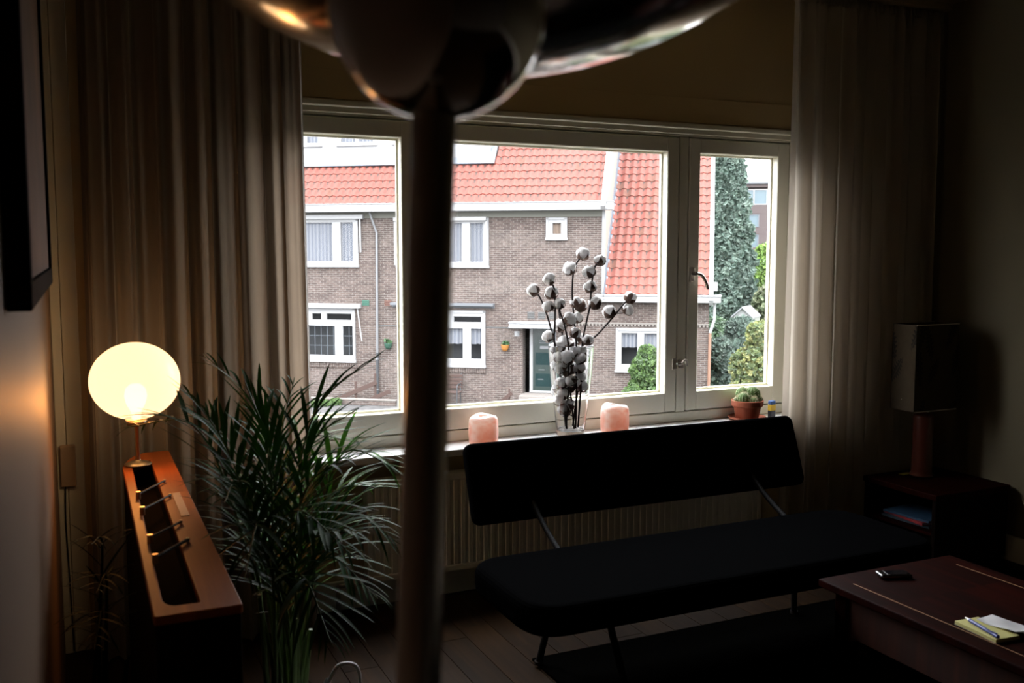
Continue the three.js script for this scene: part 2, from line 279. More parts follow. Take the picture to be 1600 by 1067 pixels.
// ---------------------------------------------------------------- radiator
{
  const t = thing('radiator', 'white ribbed panel radiator under the window sill behind the bench', 'radiator', [1.07, 0.13, -3.775]);
  const L = 2.02, H = 0.43, sh = new THREE.Shape(); sh.moveTo(0, -0.02); sh.lineTo(0, 0.02);
  const n = 58, p = L / n; for (let i = 0; i < n; i++) { const x = i * p; sh.lineTo(x + p * 0.30, 0.02); sh.lineTo(x + p * 0.36, 0.0165); sh.lineTo(x + p * 0.74, 0.0165); sh.lineTo(x + p * 0.80, 0.02); } sh.lineTo(L, 0.02); sh.lineTo(L, -0.02); sh.closePath();
  const g = new THREE.ExtrudeGeometry(sh, { depth: H - 0.05, bevelEnabled: false }); g.rotateX(-Math.PI / 2); g.translate(0, 0.025, 0); g.scale(1, 1, -1);
  // flip winding after the mirror
  { const i = g.index, P2 = g.toNonIndexed(); const a = P2.attributes.position.array; for (let k = 0; k < a.length; k += 9) for (let c = 0; c < 3; c++) { const s = a[k + 3 + c]; a[k + 3 + c] = a[k + 6 + c]; a[k + 6 + c] = s; } P2.computeVertexNormals(); part('panel', P2, M.radiator, t); }
  part('frame', [bb(-0.006, L + 0.006, 0, 0.028, -0.026, 0.024, 0.006), bb(-0.006, L + 0.006, H - 0.03, H, -0.045, 0.024, 0.006), bb(-0.008, 0.014, 0, H, -0.045, 0.024, 0.004), bb(L - 0.014, L + 0.008, 0, H, -0.045, 0.024, 0.004)], M.radiator, t);
  part('valve', [rod([-0.13, 0.0, 0], [0.0, 0.0, 0], 0.010, 10), rod([-0.1, 0, 0], [-0.05, 0, 0], 0.018, 12), rod([-0.13, 0.0, 0], [-0.13, -0.125, 0], 0.010, 10), rod([-0.075, 0.0, 0], [-0.075, 0.0, 0.045], 0.015, 12)], M.satin, t, 'grey metal valve');
  for (const x of [0.3, 1.7]) part('bracket', bb(x, x + 0.04, 0.05, H - 0.05, -0.066, -0.02, 0.003), M.radiator, t);
}

// ---------------------------------------------------------------- bench
{
  const t = thing('bench', 'long low black upholstered bench with a slanted backrest before the window', 'bench', [2.07, 0, -2.85]);
  // seat: rounded slab with softened corners
  const soft = (w, d, h, rc, rb) => { const s = new THREE.Shape(), x = w / 2 - rb, y = d / 2 - rb, r = rc; s.moveTo(-x + r, -y); s.lineTo(x - r, -y); s.quadraticCurveTo(x, -y, x, -y + r); s.lineTo(x, y - r); s.quadraticCurveTo(x, y, x - r, y); s.lineTo(-x + r, y); s.quadraticCurveTo(-x, y, -x, y - r); s.lineTo(-x, -y + r); s.quadraticCurveTo(-x, -y, -x + r, -y); const g = new THREE.ExtrudeGeometry(s, { depth: h - 2 * rb, bevelEnabled: true, bevelThickness: rb, bevelSize: rb, bevelSegments: 4, curveSegments: 10 }); g.translate(0, 0, -(h - 2 * rb) / 2); return g; };
  const seat = soft(1.72, 0.56, 0.10, 0.11, 0.03); seat.rotateX(Math.PI / 2); seat.translate(0, 0.375, 0.08); part('seat', boxUV(seat), M.wool, t);
  const back = soft(1.655, 0.325, 0.055, 0.02, 0.018); back.rotateX(-20 * D2R); back.translate(0.145, 0.582, -0.60); part('backrest', boxUV(back), M.wool, t);
  for (const x of [-0.42, 0.68]) part('back_support', [tube([[x, 0.31, -0.10], [x, 0.33, -0.22], [x, 0.40, -0.40], [x, 0.50, -0.55], [x, 0.62, -0.63]], 0.011, 24, 8)], M.blackMetal, t);
  part('seat_frame', [rod([-0.72, 0.315, 0.28], [0.72, 0.315, 0.28], 0.012), rod([-0.72, 0.315, -0.12], [0.72, 0.315, -0.12], 0.012), rod([-0.6, 0.315, -0.12], [-0.6, 0.315, 0.28], 0.012), rod([0.6, 0.315, -0.12], [0.6, 0.315, 0.28], 0.012)], M.blackMetal, t);
  for (const [x, z, dx, dz] of [[-0.54, 0.26, 0.075, 0.02], [0.54, 0.26, 0.0, 0.02], [-0.54, -0.1, -0.05, -0.05], [0.54, -0.1, 0.05, -0.05]]) { const l = part('leg', rod([x + dx, 0.014, z + dz], [x, 0.32, z], 0.0125, 12), M.blackMetal, t); part('foot_cap', rod([x + dx, 0.0125, z + dz], [x + dx, 0.024, z + dz], 0.016, 12), M.dark, l); }
}
// rug
single('rug', [bb(1.48, 4.0, 0.0005, 0.012, -3.06, 0.6, 0.005)], M.rug, 'dark woollen rug lying on the floorboards under the bench', 'rug');

// ---------------------------------------------------------------- coffee table and what lies on it
{
  const x0 = 2.255, x1 = 2.875, z0 = -2.43, z1 = -1.15, h = 0.40;
  const t = thing('coffee_table', 'low dark red-brown wooden coffee table with pale inlay lines and scalloped apron', 'table', [x0, 0, z1]);
  const W = x1 - x0, L = z1 - z0;
  part('tabletop', bb(0, W, h - 0.028, h, -L, 0, 0.006), M.darkWood, t);
  const inl = S({ color: lin(0.30, 0.16, 0.08), roughness: 0.5 });
  for (const x of [0.07, W - 0.07]) part('inlay', bb(x - 0.002, x + 0.002, h - 0.002, h + 0.0006, -L + 0.09, -0.09, 0), inl, t);
  const apronWood = S({ map: T.darkWood, color: lin(0.62, 0.5, 0.42), roughness: 0.6 }); const apron = (len) => { const s = new THREE.Shape(); s.moveTo(0, 0); s.lineTo(len, 0); s.lineTo(len, -0.17); s.bezierCurveTo(len - 0.02, -0.17, len - 0.035, -0.145, len - 0.07, -0.142); s.lineTo(0.09, -0.142); s.bezierCurveTo(0.05, -0.142, 0.045, -0.17, 0, -0.17); s.closePath(); const g = new THREE.ExtrudeGeometry(s, { depth: 0.02, bevelEnabled: true, bevelSize: 0.003, bevelThickness: 0.003, bevelSegments: 2, curveSegments: 12 }); return g; };
  for (const [x, s] of [[0.055, -1], [W - 0.075, 1]]) { const g = apron(L - 0.14); g.rotateY(Math.PI / 2); g.translate(x, h - 0.034, -0.07); part('apron', boxUV(g), apronWood, t); }
  for (const z of [-L + 0.055, -0.075]) { const g = apron(W - 0.16); g.translate(0.08, h - 0.034, z); part('apron', boxUV(g), apronWood, t); }
  for (const x of [0.065, W - 0.065]) for (const z of [-L + 0.065, -0.065]) part('leg', bb(x - 0.026, x + 0.026, 0.0125, h - 0.03, z - 0.026, z + 0.026, 0.006), M.darkWood, t);
}
{ // mobile phone
  const t = thing('mobile_phone', 'small black mobile phone lying on the dark coffee table', 'phone', [2.50, 0.402, -2.335], -0.35);
  part('body', bb(-0.055, 0.055, 0, 0.014, -0.027, 0.027, 0.006), PH({ color: lin(0.006, 0.006, 0.006), roughness: 0.25, clearcoat: 1 }), t);
  part('screen', bb(-0.03, 0.045, 0.0135, 0.0148, -0.021, 0.021, 0.0005), PH({ color: lin(0.005, 0.005, 0.007), roughness: 0.08 }), t);
  part('trim', bb(-0.05, 0.01, 0.005, 0.009, 0.0265, 0.0285, 0.0008), M.chrome, t, 'bright metal edge');
}
{ // note pad, pen, slips of paper
  const t = thing('note_pad', 'small yellow note pad under the blue pen on the coffee table', 'notepad', [2.378, 0.401, -1.87], -0.08);
  part('sheet_block', bb(-0.045, 0.045, 0, 0.011, -0.075, 0.075, 0.001), S({ color: lin(0.62, 0.58, 0.22), roughness: 0.8 }), t);
  part('backing', bb(-0.046, 0.046, 0, 0.002, -0.076, 0.076, 0.0008), S({ color: lin(0.4, 0.36, 0.25), roughness: 0.9 }), t);
  const p = thing('ballpoint_pen', 'blue ballpoint pen with a white tip lying across the yellow pad', 'pen', [2.352, 0.4185, -1.875], 0);
  part('barrel', rod([0.016, 0, -0.045], [-0.016, 0, 0.075], 0.0055, 12), S({ color: lin(0.04, 0.06, 0.30), roughness: 0.3 }), p);
  part('tip', rod([0.0165, 0, -0.046], [0.022, 0, -0.066], 0.0054, 12, 0.002), S({ color: lin(0.8, 0.8, 0.82), roughness: 0.3 }), p, 'white pen tip');
  part('clip', bb(-0.016, -0.011, 0.005, 0.0075, 0.035, 0.07, 0.001), S({ color: lin(0.04, 0.06, 0.30), roughness: 0.3 }), p);
  const sheet = (w, d, k) => { const g = new THREE.BoxGeometry(w, 0.0006, d, 12, 1, 12), a = g.attributes.position; for (let i = 0; i < a.count; i++) a.setY(i, a.getY(i) + 0.004 * (1 + Math.sin(a.getX(i) * 60 + k) * Math.cos(a.getZ(i) * 45 + k))); g.computeVertexNormals(); return g; };
  single('paper_slip', sheet(0.075, 0.12, 1), M.white, 'crumpled white paper slip half on the yellow note pad', 'paper', [2.44, 0.4125, -1.865], 0.1);
  single('paper_slip', sheet(0.07, 0.07, 2.2), M.white, 'smaller white paper slip lying right of the crumpled one', 'paper', [2.492, 0.4015, -1.80], 0.35);
}

// ---------------------------------------------------------------- corner cabinet, its lamp and magazines
{
  const x0 = 3.60, x1 = 4.09, z0 = -3.575, z1 = -3.13, h = 0.38;
  const t = thing('side_cabinet', 'low dark brown open side cabinet in the right corner holding magazines', 'cabinet', [x0, 0, z1]);
  const W = x1 - x0, L = z1 - z0;
  part('top', bb(-0.01, W, h - 0.03, h, -L, 0.01, 0.006), M.darkWood, t);
  part('side_panel', bb(0, W - 0.005, 0.03, h - 0.03, -0.022, 0, 0.003), M.blackWood, t); part('side_panel', bb(0, W - 0.005, 0.03, h - 0.03, -L + 0.003, -L + 0.025, 0.003), M.blackWood, t);
  part('back_panel', bb(W - 0.02, W - 0.006, 0.03, h - 0.03, -L + 0.022, -0.02, 0.002), M.blackWood, t);
  part('shelf', bb(0.005, W - 0.02, 0.175, 0.19, -L + 0.024, -0.021, 0.003), M.darkWood, t); part('shelf', bb(0.005, W - 0.02, 0.03, 0.05, -L + 0.024, -0.021, 0.003), M.darkWood, t);
  for (const x of [0.03, W - 0.03]) for (const z of [-L + 0.04, -0.035]) part('leg', bb(x - 0.018, x + 0.018, 0, 0.032, z - 0.018, z + 0.018, 0.004), M.blackWood, t);
  const mag = (y, w, d, th, col, turn, label, x = 0.15, z = -L / 2) => { const m = thing('magazine', label, 'magazine', [x0 + x, y, z1 + z], turn); part('pages', bb(-w / 2, w / 2, 0.001, th - 0.001, -d / 2 + 0.002, d / 2 - 0.002, 0.0005), M.white, m); const g = [bb(-w / 2 - 0.002, w / 2, th - 0.0012, th, -d / 2, d / 2, 0), bb(-w / 2 - 0.002, w / 2, 0, 0.0012, -d / 2, d / 2, 0), bb(-w / 2 - 0.003, -w / 2 - 0.001, 0, th, -d / 2, d / 2, 0)]; part('cover', g, S({ color: lin(...col), roughness: 0.4 }), m); };
  mag(0.191, 0.21, 0.28, 0.012, [0.05, 0.08, 0.1], 0.05, 'dark grey magazine at the bottom of the upper shelf pile');
  mag(0.204, 0.21, 0.27, 0.012, [0.42, 0.05, 0.06], -0.1, 'red covered magazine in the upper shelf pile');
  mag(0.217, 0.21, 0.26, 0.010, [0.04, 0.09, 0.16], 0.08, 'blue covered magazine on top of the upper shelf pile');
  mag(0.051, 0.21, 0.28, 0.02, [0.03, 0.05, 0.05], 0.02, 'dark green magazine on the lowest cabinet shelf');
  mag(0.072, 0.2, 0.26, 0.012, [0.35, 0.38, 0.35], -0.15, 'pale magazine lying uppermost on the lowest cabinet shelf');
  single('paper_note', bb(-0.035, 0.035, 0, 0.004, -0.014, 0.014, 0.001), S({ color: lin(0.5, 0.52, 0.08), roughness: 0.7 }), 'small yellow-green paper note on the corner cabinet top', 'note', [3.80, 0.3805, -3.50], 0.1);
}
{ // unlit lamp with a leaf-patterned box shade
  const t = thing('corner_lamp', 'unlit lamp with leaf-patterned box shade and red-brown base in the corner', 'lamp', [3.845, 0.3805, -3.44]);
  part('base', lathe([[0, 0], [0.055, 0], [0.057, 0.01], [0.05, 0.02], [0.049, 0.18], [0.05, 0.3], [0.044, 0.318], [0.012, 0.325], [0.012, 0.37], [0, 0.37]], 32), PH({ color: lin(0.10, 0.022, 0.012), roughness: 0.3, clearcoat: 0.5 }), t);
  const leafMap = tex(256, 384, (u, v) => { // printed leaf sprays
    let k = 0; for (const [cx, cy, a, l] of [[0.3, 0.15, 1.2, 0.5], [0.6, 0.05, 1.7, 0.55], [0.15, 0.5, 1.0, 0.5], [0.55, 0.5, 1.25, 0.5], [0.85, 0.35, 1.9, 0.5], [0.75, 0.1, 0.9, 0.4]]) { const dx = u - cx, dy = v - cy, p = (dx * Math.cos(a) + dy * Math.sin(a)) / l, q = -dx * Math.sin(a) + dy * Math.cos(a); if (p > 0 && p < 1) { const w = 0.09 * Math.sin(p * Math.PI) * (0.7 + 0.3 * Math.sin(p * 60)); if (Math.abs(q) < w) k = Math.abs(q) < 0.006 ? 0.3 : 1; } }
    const n = 14 * (fbm(u * 20, v * 20, 20, 2) - 0.5); return [112 - 62 * k + n, 98 - 58 * k + n, 70 - 44 * k + n]; }, [0.3, 0.43]);
  const sm = PH({ map: leafMap, color: lin(0.34, 0.30, 0.26), roughness: 0.95, transmission: 0.15, thickness: 0, side: THREE.DoubleSide });
  const x0 = -0.155, x1 = 0.13, z0 = -0.07, z1 = 0.08, y0 = 0.345, y1 = 0.77, th = 0.003;
  part('shade', [bb(x0, x1, y0, y1, z1 - th, z1, 0), bb(x0, x1, y0, y1, z0, z0 + th, 0), bb(x0, x0 + th, y0, y1, z0, z1, 0), bb(x1 - th, x1, y0, y1, z0, z1, 0)], sm, t);
for (const z of [z0, z1]) for (const y of [y0, y1]) part('shade_rod', rod([x0, y, z], [x1, y, z], 0.003, 6), M.satin, t);
  part('shade_holder', [rod([0, 0.36, 0], [0, 0.4, 0], 0.004, 6), rod([x0, 0.4, 0], [x1, 0.4, 0], 0.003, 6)], M.satin, t);
}

// ---------------------------------------------------------------- things on the window sill
function saltHolder(r, h, sd, sq) {
  const t = new THREE.Group();
  const pts = [[0, 0], [r * 0.9, 0], [r * 0.98, 0.008], [r, h * 0.3], [r * 0.99, h * 0.75], [r * 0.94, h - 0.008], [r * 0.86, h], [r * 0.36, h], [r * 0.34, h - 0.022], [0, h - 0.022]];
  const dense = []; for (let i = 0; i < pts.length - 1; i++) for (let k = 0; k < 5; k++) dense.push([pts[i][0] + (pts[i + 1][0] - pts[i][0]) * k / 5, pts[i][1] + (pts[i + 1][1] - pts[i][1]) * k / 5]); dense.push(pts[pts.length - 1]);
  const g = lathe(dense, 48), a = g.attributes.position;
  for (let i = 0; i < a.count; i++) { const x = a.getX(i), y = a.getY(i), z = a.getZ(i), th = Math.atan2(z, x), R = Math.hypot(x, z); const q = 1 + sq * Math.cos(4 * th + sd) + 0.05 * (fbm(Math.cos(th) * 3 + sd * 3 + 9, y * 30 + Math.sin(th) * 3 + 9, 64, 3) - 0.45); a.setXYZ(i, x * q, y + (y > h * 0.9 ? 0.006 * Math.sin(x * 60 + sd) * (R / r) : 0), z * q); }
  g.computeVertexNormals(); return g;
}
{
  const a = thing('salt_candle_holder', 'squarish pink rock-salt tealight holder on the sill left of the vase', 'candle holder', [1.587, 0.676, -3.762]);
  part('salt_block', saltHolder(0.066, 0.121, 0.8, 0.05), M.salt, a);
  const c = thing('salt_candle_holder', 'rounder orange-pink rock-salt tealight holder on the sill right of the vase', 'candle holder', [2.244, 0.676, -3.762]);
  part('salt_block', saltHolder(0.066, 0.124, 2.1, 0.008), M.salt, c);
  const tl = lathe([[0, 0], [0.019, 0], [0.019, 0.014], [0.0175, 0.014], [0.0175, 0.010], [0, 0.010]], 24);
  for (const [x, y] of [[1.587, 0.7755], [2.244, 0.7785]]) single('tealight', tl.clone(), M.white, x < 2 ? 'small tealight in the hollow of the left salt holder' : 'small tealight in the hollow of the right salt holder', 'candle', [x, y, -3.762]);
}
{
  const vz = -3.765, vx = 2.015;
  const v = thing('glass_vase', 'tall clear tapered glass vase full of cotton branches on the sill', 'vase', [vx, 0.676, vz]);
  part('glass', lathe([[0, 0], [0.058, 0], [0.063, 0.006], [0.064, 0.02], [0.075, 0.12], [0.092, 0.27], [0.1015, 0.40], [0.1025, 0.411], [0.1005, 0.413], [0.0985, 0.40], [0.089, 0.27], [0.072, 0.12], [0.060, 0.034], [0.052, 0.026], [0, 0.024]], 56), M.clear, v);
  // cotton branches: stem points (from inside the vase), bolls
  const foot = (i) => [vx + [-0.03, -0.012, 0.01, 0.032, 0.022, -0.022, 0.0][i], 0.712, vz + [0.02, -0.025, 0.03, 0.012, -0.02, 0.0, 0.035][i]];
  const B = [
    [[[1.937, 1.098, -3.78], [1.903, 1.22, -3.78], [1.862, 1.31, -3.78], [1.834, 1.336, -3.78]], [[1.834, 1.336, -3.78], [1.896, 1.132, -3.76], [1.953, 1.075, -3.78], [1.946, 1.0, -3.77], [1.975, 0.80, -3.76]]],
    [[[1.923, 1.12, -3.75], [1.918, 1.193, -3.735], [1.91, 1.345, -3.73], [1.886, 1.385, -3.73]], [[1.886, 1.385, -3.73], [1.908, 1.324, -3.75], [1.887, 1.265, -3.74], [1.948, 1.037, -3.75]]],
    [[[2.043, 1.113, -3.77], [2.03, 1.225, -3.77], [2.022, 1.329, -3.77], [2.036, 1.44, -3.77], [2.077, 1.494, -3.77]], [[2.077, 1.494, -3.77], [2.009, 1.43, -3.77], [2.042, 1.277, -3.77], [2.074, 1.263, -3.79], [2.052, 1.208, -3.78], [1.99, 1.02, -3.76], [2.006, 0.818, -3.76], [2.02, 1.05, -3.75], [2.0, 0.93, -3.735]]],
    [[[2.06, 1.099, -3.74], [2.085, 1.266, -3.72], [2.09, 1.321, -3.72], [2.108, 1.436, -3.72], [2.135, 1.466, -3.72]], [[2.135, 1.466, -3.72], [2.079, 1.415, -3.72], [2.094, 1.349, -3.735], [2.112, 1.276, -3.72], [2.082, 1.111, -3.73], [2.061, 1.055, -3.76], [2.05, 0.985, -3.75], [2.068, 0.90, -3.76], [2.04, 1.03, -3.725]]],
    [[[2.081, 1.087, -3.77], [2.131, 1.124, -3.75], [2.21, 1.196, -3.75], [2.275, 1.264, -3.75], [2.313, 1.294, -3.75]], [[2.313, 1.294, -3.75], [2.301, 1.241, -3.75], [2.212, 1.231, -3.765], [2.07, 1.022, -3.785], [2.062, 0.945, -3.76], [2.075, 1.11, -3.80]]],
    [[[1.977, 1.094, -3.72], [1.953, 1.18, -3.71], [1.928, 1.253, -3.71], [1.928, 1.278, -3.71]], [[1.928, 1.278, -3.71], [1.976, 1.209, -3.71], [2.01, 1.146, -3.715], [1.955, 0.992, -3.75], [1.99, 0.966, -3.77], [1.962, 0.918, -3.76], [1.975, 1.04, -3.725], [1.965, 0.885, -3.79]]],
    [[[1.99, 1.087, -3.79], [1.983, 1.143, -3.79], [1.968, 1.226, -3.79], [1.965, 1.248, -3.79]], [[1.973, 1.174, -3.79], [1.988, 1.105, -3.78], [2.009, 1.199, -3.79], [2.03, 1.08, -3.79], [2.012, 0.896, -3.775], [1.969, 0.871, -3.75], [1.962, 0.845, -3.765], [2.03, 0.98, -3.79], [1.995, 0.79, -3.78]]],
  ];
  const labels = ['dark cotton branch leaning farthest left out of the vase', 'cotton branch with two bolls near its tip, second from the left', 'tallest cotton branch, its tip boll highest above the vase', 'tall cotton branch right of the tallest with four stacked bolls', 'cotton branch leaning far right with three bolls by the roof eave', 'short cotton branch with one big pale boll in front of the door canopy', 'short cotton branch at the back of the vase among low bolls'];
  const bollGeo = (sd) => { // five fluffy lobes grown together
    const g = mergeVertices(new THREE.IcosahedronGeometry(1, 4).deleteAttribute('uv').deleteAttribute('normal')), a = g.attributes.position, dirs = [[0.75, 0.35, 0.2], [-0.5, 0.4, 0.6], [-0.35, 0.35, -0.75], [0.4, 0.45, -0.6], [0.15, 0.9, 0.1], [0.1, -0.2, 0.8]].map((d) => V(...d).add(V(Math.sin(sd * 3 + d[0] * 9) * 0.2, 0, Math.cos(sd * 5 + d[1] * 7) * 0.2)).normalize()), p = V(0, 0, 0);
    for (let i = 0; i < a.count; i++) { p.fromBufferAttribute(a, i).normalize(); let r = 0.5; for (const d of dirs) r = Math.max(r, 0.5 + 0.55 * Math.max(0, p.dot(d) - 0.35)); r += 0.26 * (fbm(p.x * 5 + sd * 7 + 20, p.y * 5 + p.z * 4 + 20, 128, 4) - 0.45); a.setXYZ(i, p.x * r, p.y * r, p.z * r); }
    g.computeVertexNormals(); g.scale(0.037, 0.034, 0.037); return g;
  };
  const bracts = (() => { const l = []; for (let k = 0; k < 4; k++) { const pos = [], idx = [], n = 6; for (let i = 0; i <= n; i++) { const s = i / n, w = 0.0135 * Math.sin(Math.PI * (0.18 + 0.82 * s)) * (1 - s * 0.25), r = 0.0285 * Math.sin(s * 1.9), y = -0.026 + 0.032 * s * s; pos.push(r, y, -w, r + 0.002, y, 0, r, y, w); } for (let i = 0; i < n; i++) for (const c of [0, 1]) { const a = i * 3 + c; idx.push(a, a + 1, a + 4, a, a + 4, a + 3); } const g = new THREE.BufferGeometry(); g.setAttribute('position', new THREE.Float32BufferAttribute(pos, 3)); g.setAttribute('uv', new THREE.Float32BufferAttribute(new Float32Array(pos.length / 3 * 2), 2)); g.setIndex(idx); g.computeVertexNormals(); g.rotateY(k * Math.PI / 2 + 0.3); l.push(g); } l.push(rod([0, -0.03, 0], [0, -0.018, 0], 0.0022, 6)); return merge(l); })();
  const bgs = [0, 1, 2, 3].map(bollGeo);
  B.forEach(([pts, bolls], i) => {
    const f = foot(i), t = thing('cotton_branch', labels[i], 'branch', f);
    const W = (p) => [p[0] - f[0], p[1] - f[1], p[2] - f[2]], mid = pts[0];
    const path = [[0, 0, 0], W([f[0] + (mid[0] - f[0]) * 0.45 + 0.004, f[1] + (mid[1] - f[1]) * 0.5, f[2] + (mid[2] - f[2]) * 0.5]), ...pts.map(W)];
    const curve = new THREE.CatmullRomCurve3(path.map((p) => V(...p)), false, 'centripetal');
    const stem = part('stem', new THREE.TubeGeometry(curve, 70, 0.0042, 7), M.twig, t);
    const side = [];
    bolls.forEach((b, k) => {
      const p = V(...W(b)); let best = 1e9, q = V(0, 0, 0); for (let s = 0; s <= 1; s += 0.01) { const c = curve.getPoint(s), d = c.distanceTo(p) + Math.max(0, c.y - p.y + 0.02) * 2; if (d < best) { best = d; q = c; } }
      if (best > 0.012) side.push(rod(q.toArray(), [p.x, p.y - 0.012, p.z], 0.0022, 6));
      const up = p.clone().sub(q).normalize().multiplyScalar(best > 0.02 ? 0.8 : 0.2).add(V(rr(-0.5, 0.5), rr(-0.1, 0.9), rr(-0.9, 0.35))).normalize();
      const m = part('cotton_boll', bgs[Math.floor(rnd() * 4)], M.cotton, t); m.position.copy(p); m.quaternion.setFromUnitVectors(V(0, 1, 0), up); m.rotateY(rnd() * 6); m.scale.setScalar(rr(0.86, 1.1));
      part('calyx', bracts, M.calyx, m, 'dry brown calyx');
    });
    for (const g of side) part('side_twig', g, M.twig, t);
  });
}
{ // cactus in a terracotta pot on a saucer
  const x = 3.005, z = -3.765;
  single('saucer', lathe([[0, 0], [0.066, 0], [0.086, 0.006], [0.094, 0.016], [0.091, 0.018], [0.083, 0.010], [0.062, 0.005], [0, 0.005]], 40), M.terra, 'round terracotta saucer under the cactus pot on the sill', 'saucer', [x, 0.676, z]);
  const t = thing('potted_cactus', 'cluster of small round cactuses in a terracotta pot on the sill', 'cactus', [x, 0.6815, z]);
  part('pot', lathe([[0, 0], [0.054, 0], [0.056, 0.004], [0.067, 0.062], [0.074, 0.064], [0.077, 0.068], [0.079, 0.092], [0.076, 0.094], [0.071, 0.092], [0.066, 0.066], [0.05, 0.01], [0, 0.01]], 44), M.terra, t);
  part('soil', lathe([[0.0685, 0.0], [0.0685, 0.07], [0.04, 0.078], [0, 0.08]].map(([r, y]) => [r, y === 0 ? 0.066 : y]), 24), M.soil, t);
  const ball = (R) => { const g = new THREE.SphereGeometry(R, 40, 20), a = g.attributes.position; for (let i = 0; i < a.count; i++) { const th = Math.atan2(a.getZ(i), a.getX(i)), q = 1 + 0.07 * Math.cos(th * 13); a.setXYZ(i, a.getX(i) * q, a.getY(i) * 1.12, a.getZ(i) * q); } g.computeVertexNormals(); return g; };
  const spines = (R) => { const l = []; for (let j = 0; j < 6; j++) for (let k = 0; k < 13; k++) { const ph = 0.25 + j * 0.24, th = k * 2 * Math.PI / 13, d = V(Math.sin(ph) * Math.cos(th), Math.cos(ph) * 1.12, Math.sin(ph) * Math.sin(th)), a = d.clone().multiplyScalar(R * 1.04); for (let q = 0; q < 3; q++) { const e = a.clone().add(d.clone().multiplyScalar(0.007)).add(V(rr(-1, 1), rr(-1, 1), rr(-1, 1)).multiplyScalar(0.006)); l.push(rod(a.toArray(), e.toArray(), 0.0006, 3, 0.0001)); } } return merge(l); };
  for (const [dx, dz, y, R] of [[-0.032, 0.012, 0.098, 0.031], [0.03, 0.0, 0.118, 0.037], [-0.006, -0.03, 0.117, 0.034], [0.004, 0.044, 0.088, 0.022], [-0.052, -0.008, 0.088, 0.02], [0.058, 0.016, 0.090, 0.02]]) { const c = part('cactus_ball', ball(R), M.cactus, t); c.position.set(dx, y, dz); part('spines', spines(R), M.spine, c).userData.kind = 'stuff'; }
}
{ // little box at the right end of the sill
  const t = thing('small_box', 'tiny upright blue, yellow and black box at the right end of the sill', 'box', [3.158, 0.676, -3.765], 0.2);
  part('body', bb(-0.017, 0.017, 0, 0.036, -0.011, 0.011, 0.002), S({ color: lin(0.01, 0.014, 0.02), roughness: 0.5 }), t);
  part('label_band', bb(-0.0175, 0.0175, 0.036, 0.066, -0.0115, 0.0115, 0.002), S({ color: lin(0.68, 0.46, 0.05), roughness: 0.5 }), t, 'yellow band');
  part('cap', bb(-0.017, 0.017, 0.066, 0.086, -0.011, 0.011, 0.003), S({ color: lin(0.03, 0.10, 0.32), roughness: 0.5 }), t, 'blue cap');
}

// ---------------------------------------------------------------- record cabinet on the left and the glowing globe lamp
{
  const h = 0.80, t = thing('wooden_cabinet', 'long narrow wooden cabinet with a sunken tray and wire rods by the left wall', 'cabinet', [0.116, 0, -1.91]);
  const out = new THREE.Shape(); // x to the right, y = distance from the near end
  out.moveTo(0.008, 0); out.lineTo(0.155, 0); out.quadraticCurveTo(0.163, 0, 0.163, 0.008); out.lineTo(0.163, 1.63); out.quadraticCurveTo(0.163, 1.64, 0.153, 1.64); out.lineTo(0.09, 1.635); out.quadraticCurveTo(0.03, 1.6, 0.006, 1.42); out.lineTo(0, 0.008); out.quadraticCurveTo(0, 0, 0.008, 0);
  const hole = new THREE.Path(); hole.moveTo(0.05, 0.045); hole.lineTo(0.086, 0.045); hole.quadraticCurveTo(0.092, 0.045, 0.092, 0.055); hole.lineTo(0.096, 1.5); hole.lineTo(0.03, 1.42); hole.lineTo(0.018, 0.10); hole.quadraticCurveTo(0.02, 0.045, 0.05, 0.045);
  const body = new THREE.ExtrudeGeometry(out, { depth: h - 0.085, bevelEnabled: false, curveSegments: 8 }); body.rotateX(-Math.PI / 2); body.translate(0, 0.015, 0); part('body', boxUV(body), M.blackWood, t);
  const withHole = out.clone(); withHole.holes.push(hole);
  const ring = new THREE.ExtrudeGeometry(withHole, { depth: 0.05, bevelEnabled: false, curveSegments: 10 }); ring.rotateX(-Math.PI / 2); ring.translate(0, h - 0.07, 0); part('tray_wall', boxUV(ring), M.blackWood, t);
  const top = new THREE.ExtrudeGeometry(withHole, { depth: 0.011, bevelEnabled: true, bevelSize: 0.003, bevelThickness: 0.004, bevelSegments: 3, curveSegments: 10 }); top.rotateX(-Math.PI / 2); top.translate(0, h - 0.015, 0); part('top_board', boxUV(top), M.orangeWood, t);
  const floorS = new THREE.Shape(hole.getPoints(8)), fl = new THREE.ExtrudeGeometry(floorS, { depth: 0.004, bevelEnabled: false }); fl.rotateX(-Math.PI / 2); fl.translate(0, h - 0.0695, 0); part('tray_lining', fl, PH({ color: lin(0.004, 0.0025, 0.002), roughness: 0.95, specularIntensity: 0.03 }), t, 'dark sunken tray');
  part('plinth', bb(0.012, 0.15, 0, 0.016, -1.4, -0.02, 0.002), M.dark, t);
  for (const [za, zb, r] of [[-2.255, -2.39, 0.0042], [-2.42, -2.56, 0.003], [-2.70, -2.86, 0.003], [-2.88, -3.05, 0.003]]) { const rd = part('wire_rod', rod([0.026, h + 0.012, za + 1.91], [0.112, h + 0.006, zb + 1.91], r, 8), M.dark, t); part('rod_knob', [rod([0.026, h - 0.002, za + 1.91], [0.026, h + 0.02, za + 1.91], 0.007, 10), rod([0.110, h - 0.002, zb + 1.911], [0.110, h + 0.01, zb + 1.911], 0.004, 8)], M.brass, rd, 'small metal knob'); }
  part('label_plate', bb(0.118, 0.140, h, h + 0.0016, -0.99, -0.72, 0.0005), S({ color: lin(0.36, 0.2, 0.1), roughness: 0.6 }), t);
}
